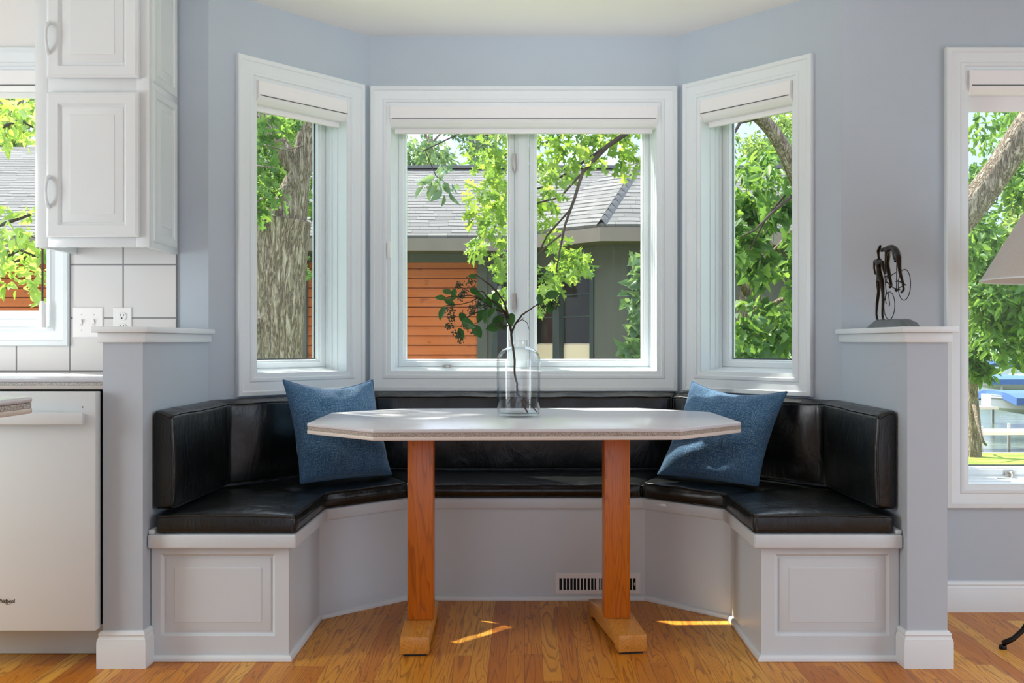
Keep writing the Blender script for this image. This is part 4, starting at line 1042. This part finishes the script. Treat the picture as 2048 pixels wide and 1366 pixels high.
MB().box(-9.3, 3.3, 10.6, 10.7, GZ, EZ-.1).build('inner_wall', M['interior_dark'], hs)
def house_wall(B, u0, u1, holes, nm='bay_wall'):
    mb = MB(); us = u0
    for (a, b3, c_, d_) in holes:
        bbox(mb, B, us, a, 0, .1, GZ, EZ-.14); bbox(mb, B, a, b3, 0, .1, GZ, c_); bbox(mb, B, a, b3, 0, .1, d_, EZ-.14); us = b3
    bbox(mb, B, us, u1, 0, .1, GZ, EZ-.14); return mb.build(nm, M['stucco'], hs)
def house_window(B, u0, u1, v0, v1, mid, bars, cream_top=None):
    f = MB()
    mould(f, B, u0, u1, v0, v1, [(0, -.015), (.05, -.015), (.05, .05), (0, .05)])
    for m_ in mid: bbox(f, B, m_-.045, m_+.045, -.02, .05, v0, v1)
    fo = f.build('window_frame', M['house_frame'], hs)
    mb = MB()
    for z in bars: bbox(mb, B, u0+.05, u1-.05, .012, .022, z-.007, z+.007)
    mb.build('glazing_bar', M['house_frame'], fo)
    bbox(MB(), B, u0+.05, u1-.05, .024, .03, v0+.05, v1-.05).build('pane', M['house_glass'], fo)
    if cream_top:
        cm = MB(); bbox(cm, B, u0+.055, u1-.055, .045, .2, v0, cream_top); cm.build('cream_sofa_back', M['cream'], fo, bevel=.04)
B_ob = Basis((0, 9.75), (.84, -.9), (.9, .84)); LO = math.hypot(.84, .9)
house_wall(B_ob, -.05, LO, [(.03, .98, .25, 1.78)])
house_window(B_ob, .03, .98, .25, 1.78, [.475], [1.50, 1.28], 1.015)
B_fr = Basis((.84, 8.85), (1, 0), (0, 1))
house_wall(B_fr, 0, 1.02, [(.14, .90, .25, 1.78)])
house_window(B_fr, .14, .90, .25, 1.78, [], [1.50, 1.28], .9)
B_o2 = Basis((1.86, 8.85), (.84, .9), (-.9, .84)); house_wall(B_o2, 0, LO+.05, [])
B_rc = Basis((-.40, 9.80), (1, 0), (0, 1)); house_wall(B_rc, 0, .42, [(.06, .36, .2, 1.78)], 'recessed_wall')
house_window(B_rc, .06, .36, .2, 1.78, [], [1.50, 1.25])
MB().box(2.7, 3.35, 9.8, 9.95, GZ, EZ-.14).build('side_wall', M['stucco'], hs)

# ------------------------------------------------------------------ trees
OAK = [(0,0),(.12,.02),(.18,.14),(.27,.20),(.31,.08),(.42,.10),(.47,.27),(.58,.33),(.60,.12),(.70,.12),(.78,.24),(.86,.20),(.86,.07),(1,0)]
OVATE = [(0,0),(.18,.15),(.42,.23),(.70,.17),(1,0)]
RHOMB = [(0,0),(.42,.27),(1,0)]
MAPLE = [(0,0),(.02,.20),(-.06,.36),(.16,.36),(.22,.52),(.38,.38),(.46,.42),(.48,.22),(.62,.26),(.72,.18),(1,0)]
def leaf_cloud(name, mat, parent, clusters, outline, size, droop=.35, up=.9, var=.35):
    h = np.array(outline, float); k = len(h)
    L = np.zeros((2*k-2, 3)); L[:k, 0] = h[:, 0]; L[:k, 1] = h[:, 1]
    inner = h[1:-1]; L[k:, 0] = inner[:, 0]; L[k:, 1] = -inner[:, 1]
    L[:, 2] = .42*np.abs(L[:, 1])-.22*L[:, 0]**2
    fl = np.arange(k); fr_ = np.concatenate([[0], np.arange(k, 2*k-2), [k-1]])[::-1]
    VS = []; n = 0
    for (c_, r_, cnt) in clusters:
        d = RNG.normal(size=(cnt, 3)); d /= np.linalg.norm(d, axis=1)[:, None]
        d *= (RNG.random((cnt, 1))**.45); r3 = np.array(r_ if isinstance(r_, (tuple, list)) else (r_, r_, r_))
        pos = np.array(c_)+d*r3
        ax = d*.6+RNG.normal(size=(cnt, 3))*.7; ax[:, 2] -= droop; ax /= np.linalg.norm(ax, axis=1)[:, None]
        nm = RNG.normal(size=(cnt, 3))*.75; nm[:, 2] += up; nm -= ax*(nm*ax).sum(1)[:, None]; nm /= np.linalg.norm(nm, axis=1)[:, None]
        sd_ = np.cross(nm, ax); s = size*(1+var*(RNG.random(cnt)*2-1))
        V = pos[:, None, :]+s[:, None, None]*(L[None, :, 0, None]*ax[:, None, :]+L[None, :, 1, None]*sd_[:, None, :]+L[None, :, 2, None]*nm[:, None, :])
        VS.append(V.reshape(-1, 3)); n += cnt
    V = np.concatenate(VS)-np.array(base_of(parent)); m = 2*k-2
    idx = np.concatenate([np.tile(fl, (n, 1))[:, None, :], np.tile(fr_, (n, 1))[:, None, :]], 1)+(np.arange(n)*m)[:, None, None]
    idx = idx.reshape(-1); nf = 2*n
    me = bpy.data.meshes.new(name); me.vertices.add(len(V)); me.vertices.foreach_set('co', V.astype(np.float32).ravel())
    me.loops.add(nf*k); me.loops.foreach_set('vertex_index', idx.astype(np.int32))
    me.polygons.add(nf); me.polygons.foreach_set('loop_start', (np.arange(nf)*k).astype(np.int32))
    me.update(calc_edges=True); me.validate()
    me.materials.append(mat); o = bpy.data.objects.new(name, me); COL.objects.link(o); o.parent = parent
    return o
def trunk_mesh(pts, radii, n=20, sub=6, rough=.07, seed=0.0):
    P = []; R = []
    for i in range(len(pts)-1):
        for k in range(sub):
            f = k/sub; p0 = Vector(pts[max(0, i-1)]); p1 = Vector(pts[i]); p2 = Vector(pts[i+1]); p3 = Vector(pts[min(len(pts)-1, i+2)])
            P.append(.5*((2*p1)+(p2-p0)*f+(2*p0-5*p1+4*p2-p3)*f*f+(3*p1-p0-3*p2+p3)*f**3)); R.append(radii[i]+(radii[i+1]-radii[i])*f)
    P.append(Vector(pts[-1])); R.append(radii[-1])
    mb = MB().tube(P, R, n)
    for i, v in enumerate(mb.v):
        ring = i//n; v = Vector(v); c_ = P[ring]; d = v-c_
        s = 1+rough*noise.noise(Vector((d.x*9/max(R[ring], .02)*.12+seed, d.y*9/max(R[ring], .02)*.12, v.z*1.2)))*2+rough*.6*math.sin(math.atan2(d.y, d.x)*7+v.z*2)*.5
        mb.v[i] = tuple(c_+d*s)
    return mb
def cl(px, py, D, rpx, cnt, flat=1.0): r = rpx*D/F; return (tuple(at(px, py, D)), (r, r*1.2, r*flat), cnt)
TG = 'trees between the houses'
def tree(label, base, name='oak_tree', group=TG): return thing(name, label, 'tree', base, group=group)

# the old oak right behind the left angled window
D = 6.6; b0 = at(548, 0, D); t1 = tree('thick forked oak trunk with furrowed bark outside the left angled window', (b0.x, D, GZ))
def W_(px, py, D=6.6): return at(px, py, D)
tk = trunk_mesh([(b0.x-.02, D, GZ-.05), W_(545, 800), W_(549, 690), W_(554, 580), W_(556, 500), W_(560, 440)], [.30, .225, .190, .183, .20, .215], 40, 8, .05)
tk.build('trunk', M['bark'], t1, smooth='all')
trunk_mesh([W_(566, 500), W_(580, 420), W_(598, 350), W_(612, 285), W_(628, 200), W_(650, 60, 6.8)], [.15, .125, .082, .072, .066, .05], 26, 8, .05, 3).build('limb', M['bark'], t1, smooth='all')
trunk_mesh([W_(545, 490), W_(520, 450), W_(490, 425), W_(440, 370), W_(380, 250, 6.3), W_(350, 100, 6.2)], [.13, .13, .11, .09, .07, .05], 26, 8, .05, 5).build('limb', M['bark'], t1, smooth='all')
kn = MB().lathe([(.055, 0), (.05, .02), (.035, .035), (.022, .03), (.012, .01), (.0005, .004)], 18, (0, 0, 0)); kp = W_(527, 653); 
kn.map(lambda p: Vector((kp.x+p.x, kp.y-.165-p.z, kp.z+p.y*1.15))); kn.build('knot', M['bark'], t1, smooth='all')
for pts in ([(600,345,6.6),(560,380,6.3),(520,400,6.1),(480,420,6.0)], [(612,290,6.6),(570,300,6.2),(530,290,5.9)], [(440,370,6.6),(500,330,6.2),(550,335,6.0)]):
    MB().tube([at(*p) for p in pts], [.007, .006, .005, .002][:len(pts)], 7).build('twig', M['bark'], t1, smooth='all')
CL = [cl(465+(i % 6)*30+RNG.uniform(-12, 12), 205+(i//6)*34+RNG.uniform(-10, 10), RNG.uniform(7.3, 9.0), 30, 46) for i in range(42)]
CL += [cl(518, 425, 6.3, 16, 26), cl(525, 380, 6.2, 22, 34), cl(530, 330, 6.2, 26, 44), cl(525, 280, 6.2, 26, 40), cl(545, 240, 6.2, 26, 36), cl(590, 230, 6.2, 20, 20), cl(560, 390, 6.3, 12, 12), cl(606, 540, 7.2, 12, 22), cl(604, 515, 7.2, 10, 16), cl(420, 300, 6.2, 60, 90), cl(660, 180, 6.9, 50, 80)]
trunk_mesh([at(598,350,6.6), (-2.2, 6.5, 3.2), (-2.7, 6.2, 4.6), (-3.2, 6.0, 5.45)], [.07, .06, .04, .02], 14, 6, .05, 12).build('limb', M['bark'], t1, smooth='all')  # unseen bough added to carry leaves that block the sun
CL += [((-3.2, 6.0, 5.63), (.48, .34, .16), 260), ((-3.9, 6.2, 5.9), (.6, .5, .4), 200), ((-2.4, 6.3, 5.9), (.6, .5, .35), 160)]  # lowest cluster added to keep direct sun off the tabletop
leaf_cloud('leaves', M['leaf_maple'], t1, CL, OAK, .088)

# the leaning oak between the right-hand windows: one limb over the bay, one past the lake window
b1 = at(1715, 0, 7.2); t2 = tree('leaning oak whose leafy boughs hang in front of the double window', (b1.x, 7.2, GZ))
trunk_mesh([(b1.x, 7.2, GZ-.05), at(1712, 800, 7.2), at(1722, 660, 7.2), at(1760, 560, 7.2)], [.26, .19, .165, .16], 28, 8, .05, 2).build('trunk', M['bark'], t2, smooth='all')
trunk_mesh([at(1740, 620, 7.2), at(1800, 540, 7.1), at(1900, 460, 7.0), at(1990, 350, 6.9), at(2048, 262, 6.8), at(2140, 120, 6.7)], [.13, .125, .118, .104, .100, .08], 26, 8, .04, 8).build('limb', M['bark'], t2, smooth='all')
trunk_mesh([at(1725, 640, 7.2), at(1680, 520, 7.0), at(1625, 420, 6.8), at(1592, 350, 6.6), at(1560, 285, 6.5), at(1515, 232, 6.4), at(1420, 170, 6.3), at(1330, 205, 6.2)], [.12, .10, .075, .060, .052, .045, .036, .03], 20, 8, .04, 9).build('limb', M['bark'], t2, smooth='all')
BR_ = [([(1330,205,6.2),(1280,248,6.15),(1215,292,6.1),(1165,345,6.05),(1148,400,6.0),(1130,450,6.0),(1120,500,5.95),(1112,545,5.9)], [.028,.020,.015,.012,.010,.008,.006,.004]),
       ([(1215,292,6.1),(1150,335,6.2),(1095,372,6.3),(1020,392,6.4),(985,415,6.4)], [.011,.009,.008,.006,.003]), ([(1160,350,6.05),(1120,395,6.1),(1078,405,6.1),(1040,430,6.2)], [.008,.007,.006,.003]),
       ([(1140,420,6.0),(1095,470,6.1),(1070,520,6.2),(1035,545,6.2)], [.007,.006,.005,.003]), ([(1122,470,5.95),(1090,495,5.9),(1075,510,5.9)], [.006,.005,.003]),
       ([(1280,248,6.15),(1180,250,6.3),(1080,290,6.5),(1000,320,6.6),(940,340,6.6)], [.014,.012,.009,.006,.003]), ([(1515,235,6.4),(1480,245,6.2),(1450,300,6.1)], [.02,.012,.006]),
       ([(1600,380,6.7),(1550,420,6.5),(1510,460,6.4),(1480,475,6.3)], [.014,.010,.007,.004]), ([(1570,390,6.7),(1530,440,6.8),(1500,500,6.8)], [.010,.008,.004]), ([(1060,300,6.5),(1000,275,6.6),(930,262,6.7),(850,300,6.7),(872,352,6.7),(890,365,6.7)], [.009,.008,.006,.005,.004,.002])]
for pts, rr in BR_: MB().tube([at(*p) for p in pts], rr, 8).build('bough', M['twig'], t2, smooth='all')
C2 = []
for (px, py, r_, n_) in [(1095,268,26,22),(1125,300,26,20),(1160,270,28,22),(1200,268,26,20),(1235,275,24,20),(1262,285,22,20),(1272,325,18,18),(1248,318,20,14),(1100,315,22,22),(1180,300,20,14),(1140,325,20,14),(1092,345,16,14),(1120,355,18,14),(1105,385,18,16),(1090,405,14,12),(1190,325,14,10),(1155,300,18,14),
                         (1092,445,16,14),(1105,470,15,12),(1125,490,14,14),(1150,515,20,28),(1165,535,14,18),(1130,530,18,24),(1110,555,20,26),(1092,580,16,22),(1085,600,12,14),(1085,545,14,16),
                         (995,265,22,22),(975,290,22,20),(1000,320,22,26),(960,325,20,16),(985,350,20,18),(965,378,18,18),(1000,385,20,22),(950,395,14,14),(985,410,16,20),(1005,430,18,22),(965,425,16,18),(945,440,10,10),(985,455,18,22),(1005,475,16,20),(965,480,14,18),(950,495,12,14),(1000,510,14,18),(1005,545,12,16),(1008,575,10,12),(1004,600,8,10),(1040,400,40,40),(1040,500,30,34),(1045,300,40,36)]:
    C2.append(cl(px, py, RNG.uniform(5.95, 6.6), r_*.95, int(n_*(.78 if px < 1012 else .98))))
C2 += [cl(px, 215, 6.3, 40, 40) for px in (1120, 1200, 1280, 1340)]
leaf_cloud('leaves', M['leaf_oak'], t2, C2, OAK, .10, droop=.5, up=.6)
leaf_cloud('hanging_sprig', M['leaf_grey'], t2, [cl(872, 362, 6.7, 20, 9), cl(898, 378, 6.7, 16, 8), cl(850, 368, 6.7, 14, 6), cl(880, 345, 6.7, 22, 7)], OVATE, .10, droop=.9, up=.3)
C3 = [cl(1500+RNG.uniform(-60, 110), 300+(i % 8)*12+RNG.uniform(-30, 30), RNG.uniform(6.6, 7.4), 26, 24) for i in range(14)]
C3 += [cl(1950+RNG.uniform(-40, 160), 225+RNG.uniform(-30, 90), RNG.uniform(7.6, 9.5), 30, 34) for i in range(18)]
leaf_cloud('leaves', M['leaf_maple'], t2, C3, OVATE, .085, droop=.5)

# maple filling the right angled window
b3 = at(1496, 0, 8.2); t3 = tree('dense green maple filling the right angled window', (b3.x, 8.2, GZ), 'maple_tree')
trunk_mesh([(b3.x, 8.2, GZ-.05), at(1492, 760, 8.2), at(1500, 600, 8.2), at(1530, 480, 8.3), at(1545, 380, 8.3)], [.16, .12, .10, .07, .03], 18, 6, .05, 4).build('trunk', M['bark'], t3, smooth='all')
for pts in ([(1500,600,8.2),(1460,520,7.8),(1430,450,7.5)], [(1515,540,8.2),(1570,480,7.9),(1610,430,7.6)], [(1498,640,8.2),(1560,600,7.7),(1600,590,7.3)]):
    MB().tube([at(*p) for p in pts], [.035, .02, .008], 8).build('limb', M['bark'], t3, smooth='all')
C4 = [cl(1450+RNG.uniform(0, 190), 390+RNG.uniform(0, 300), RNG.uniform(6.9, 8.0), 30, 30) for i in range(38)]
C4 += [cl(1450+RNG.uniform(0, 180), 690+RNG.uniform(0, 60), RNG.uniform(6.9, 8.0), 30, 26) for i in range(8)]
leaf_cloud('leaves', M['leaf_maple'], t3, C4, MAPLE, .10, droop=.6, up=.55)
C5 = [cl(1278, 515, 6.3, 14, 14), cl(1268, 600, 6.3, 16, 14), cl(1276, 650, 6.3, 14, 14), cl(1262, 700, 6.2, 18, 18), cl(1300, 560, 6.3, 30, 40), cl(1310, 680, 6.3, 30, 40)]
leaf_cloud('low_spray', M['leaf_grey'], t3, C5, MAPLE, .11, droop=.6)

# small tree by the kitchen window
b4 = at(-110, 0, 5.4); t4 = tree('young bright-leaved tree outside the kitchen window', (b4.x, 5.4, GZ), 'young_tree')
MB().tube([(b4.x, 5.4, GZ-.03), at(-100, 700, 5.4), at(-80, 450, 5.3), at(-60, 250, 5.2), at(-50, 100, 5.2)], [.05, .042, .034, .025, .01], 10).build('trunk', M['bark'], t4, smooth='all')
for pts in ([(-90,560,5.3),(-20,530,5.1),(40,500,5.0),(90,520,4.9)], [(-70,330,5.2),(-10,260,5.1),(40,240,5.0),(66,255,4.9)], [(-85,480,5.3),(0,450,5.1),(60,430,5.0)]):
    MB().tube([at(*p) for p in pts], [.016, .011, .007, .004][:len(pts)], 7).build('bough', M['twig'], t4, smooth='all')
C6 = [cl(px, py, RNG.uniform(4.8, 5.3), r_, n_) for px, py, r_, n_ in [(0,215,34,26),(35,225,30,24),(60,250,26,20),(15,255,26,20),(50,280,18,10),(10,285,14,8),(66,215,24,20),(10,430,22,16),(60,425,16,14),(45,465,24,24),(80,480,20,20),(15,480,26,24),(0,520,28,28),(45,520,28,30),(85,540,18,20),(20,560,26,26),(65,570,18,18),(90,500,16,16),(88,595,10,8),(-40,500,50,60),(-40,260,50,60)]]
leaf_cloud('leaves', M['leaf_bright'], t4, C6, OVATE, .066, droop=.5, up=.7)

# trees near the lake, seen through the right window
b5 = at(1946, 0, 15.0); t5 = tree('leafy tree by the lake behind the floor lamp', (b5.x, 15.0, GZ), 'lakeside_tree')
trunk_mesh([(b5.x, 15, GZ-.1), at(1948, 860, 15), at(1944, 760, 15), at(1950, 600, 15), at(1960, 350, 15)], [.13, .10, .085, .07, .03], 14, 6, .05, 6).build('trunk', M['bark'], t5, smooth='all')
for pts in ([(1946,800,15),(1956,850,14.6),(1966,884,14.3)], [(1944,840,15),(1957,870,15.3),(1972,890,15.6)]):
    MB().tube([at(*p) for p in pts], [.035, .025, .02], 7).build('limb', M['bark'], t5, smooth='all')
C7 = [cl(1920+RNG.uniform(0, 220), 330+RNG.uniform(0, 350), RNG.uniform(12.5, 16), 34, 130) for i in range(46)]
C7 += [cl(1950+RNG.uniform(0, 170), 540+RNG.uniform(0, 165), RNG.uniform(13, 15.5), 32, 110) for i in range(26)]
C7 += [cl(1945+RNG.uniform(-15, 30), 690+RNG.uniform(0, 60), 14.6, 18, 60) for i in range(6)]
leaf_cloud('leaves', M['leaf_maple'], t5, C7, OVATE, .15)
def far_tree(label, px, D, py0, py1, wpx, n, name='distant_tree', mat='leaf_far', size=.15, cnt=150):
    b_ = at(px, 0, D); t = tree(label, (b_.x, D, GZ-.2), name)
    MB().tube([(b_.x, D, GZ-.3), at(px+3, 600, D), at(px-2, (py0+py1)/2, D), at(px+2, py0, D)], [.2, .16, .1, .03], 10).build('trunk', M['bark'], t, smooth='all')
    for k in range(4):
        p = at(px, py0+(py1-py0)*(.4+.15*k), D); MB().tube([p, p+Vector((RNG.uniform(-1, 1)*wpx*.3*D/F, 0, .4)), p+Vector((RNG.uniform(-1, 1)*wpx*.6*D/F, 0, .9))], [.06, .04, .01], 6).build('limb', M['bark'], t, smooth='all')
    C = [cl(px+RNG.normal()*wpx*.42, py0+RNG.random()*(py1-py0), D+RNG.uniform(-1.5, 1.5), 30, int(cnt*1.9)) for i in range(n)]
    leaf_cloud('leaves', M[mat], t, C, RHOMB, size)
far_tree('hazy tree rising behind the left end of the grey roof', 860, 19, 250, 420, 60, 9, mat='leaf_grey', cnt=60)
far_tree('hazy tree rising behind the middle of the grey roof', 960, 21, 235, 420, 70, 11, mat='leaf_grey', cnt=90)
far_tree('tall tree standing behind the forked oak', 540, 17, 180, 460, 90, 22, mat='leaf_far', cnt=110)
far_tree('tall tree standing beyond the dense green maple', 1560, 27, 200, 640, 110, 30, mat='leaf_far', cnt=120)
far_tree('tall tree at the water beyond the leaning limb', 2110, 24, 190, 660, 110, 34, mat='leaf_far', size=.2, cnt=170)
far_tree('tree rising behind the house beside the kitchen window', 40, 20, 120, 330, 110, 16, mat='leaf_far', cnt=110)

# ------------------------------------------------------------------ boats and dock on the lake
WZ = -1.32
def dock(label, x0, x1, y, wdt, z):
    t = thing('dock', label, 'dock', ((x0+x1)/2, y, WZ), group='docks at the beach')
    MB().box(x0, x1, y-wdt/2, y+wdt/2, z-.06, z).build('deck', M['dock'], t)
    for x in np.arange(x0+.1, x1, 1.0):
        for s in (-1, 1): MB().tube([(x, y+s*wdt*.5, WZ-.3), (x, y+s*wdt*.5, z+.12)], .035, 8).build('post', M['galv'], t)
    return t
p_ = at(1940, 0, 20.3); dock('low pale dock nearest the beach', p_.x-1, p_.x+7, 20.4, .8, -.90)
p_ = at(1925, 0, 22.5); dk = dock('short raised dock left of the moored boat', p_.x, p_.x+.75, 22.6, .7, -.52)
def boat(label, px, D, L, wd=.95, zz=WZ+.12):
    c_ = at(px, 0, D); t = thing('motor_boat', label, 'boat', (c_.x+L/2, D, zz), group='boats moored at the lake')
    rings = []
    for k in range(13):
        f = k/12; wv = wd*(math.sin(PI*min(1, .12+f*.55))**.6)*(1 if f > .1 else .55+f*4.5); x = c_.x+L*f; zk = .42*(1-f)**3; top = .62+.16*(1-f)**2
        rings.append([(x, D-wv, zz+top), (x, D-wv*.92, zz+top*.55), (x, D-wv*.5, zz+zk*.8+.06), (x, D, zz+zk), (x, D+wv*.5, zz+zk*.8+.06), (x, D+wv*.92, zz+top*.55), (x, D+wv, zz+top)])
    MB().rings(rings).build('hull', M['hull'], t, smooth=True, angle=50)
    MB().box(c_.x+L*.35, c_.x+L*.9, D-wd*.5, D+wd*.5, zz+.6, zz+.82).build('cockpit', M['hull'], t, bevel=.06)
    MB().tube([(c_.x+L*k/10, D-wd*(math.sin(PI*min(1, .12+k/10*.55))**.6)*1.02*(1 if k > 1 else .55+k*.45), zz+.56+.14*(1-k/10)**2) for k in range(11)], .03, 6).build('rub_rail', M['galv'], t)
def lift(label, px, D, L, ztop, wd=1.2):
    c_ = at(px, 0, D); t = thing('boat_lift', label, 'boat lift', (c_.x+L/2, D, WZ), group='blue canopied boat lifts')
    n_ = 8; prof = [(D-wd, ztop-.32), (D-wd, ztop-.12), (D-wd*.6, ztop-.02), (D, ztop+.03), (D+wd*.6, ztop-.02), (D+wd, ztop-.12), (D+wd, ztop-.32), (D, ztop-.1)]
    MB().extrude([(c_.x, y, z) for y, z in prof], (L, 0, 0)).build('canopy', M['canopy'], t)
    for x in (c_.x+.5, c_.x+L*.5, c_.x+L-.3):
        for s in (-1, 1): MB().tube([(x, D+s*wd*.9, WZ-.5), (x, D+s*wd*.9, ztop-.2)], .045, 8).build('post', M['galv'], t)
boat('white motor boat under the nearest blue canopy', 1972, 26, 5.2)
lift('blue canvas boat lift nearest the dock', 1988, 26, 5.0, -.34)
boat('white boat moored behind the nearest blue canopy', 1945, 37, 4.6, zz=WZ+.25)
lift('farther blue canvas boat lift on the lake', 1950, 37, 5.5, -.28)
lift('farthest blue canvas boat lift on the lake', 1990, 48, 7.0, .05)
# far shore
fs = tree('band of trees on the far shore of the lake', (60, 120, WZ), 'shoreline_trees', None)
leaf_cloud('leaves', M['leaf_grey'], fs, [((x, 120+RNG.uniform(-3, 3), 1.5+RNG.random()*5), (5, 3, 3.5), 130) for x in np.arange(-40, 110, 3)], RHOMB, 1.5)
fs['kind'] = 'stuff'
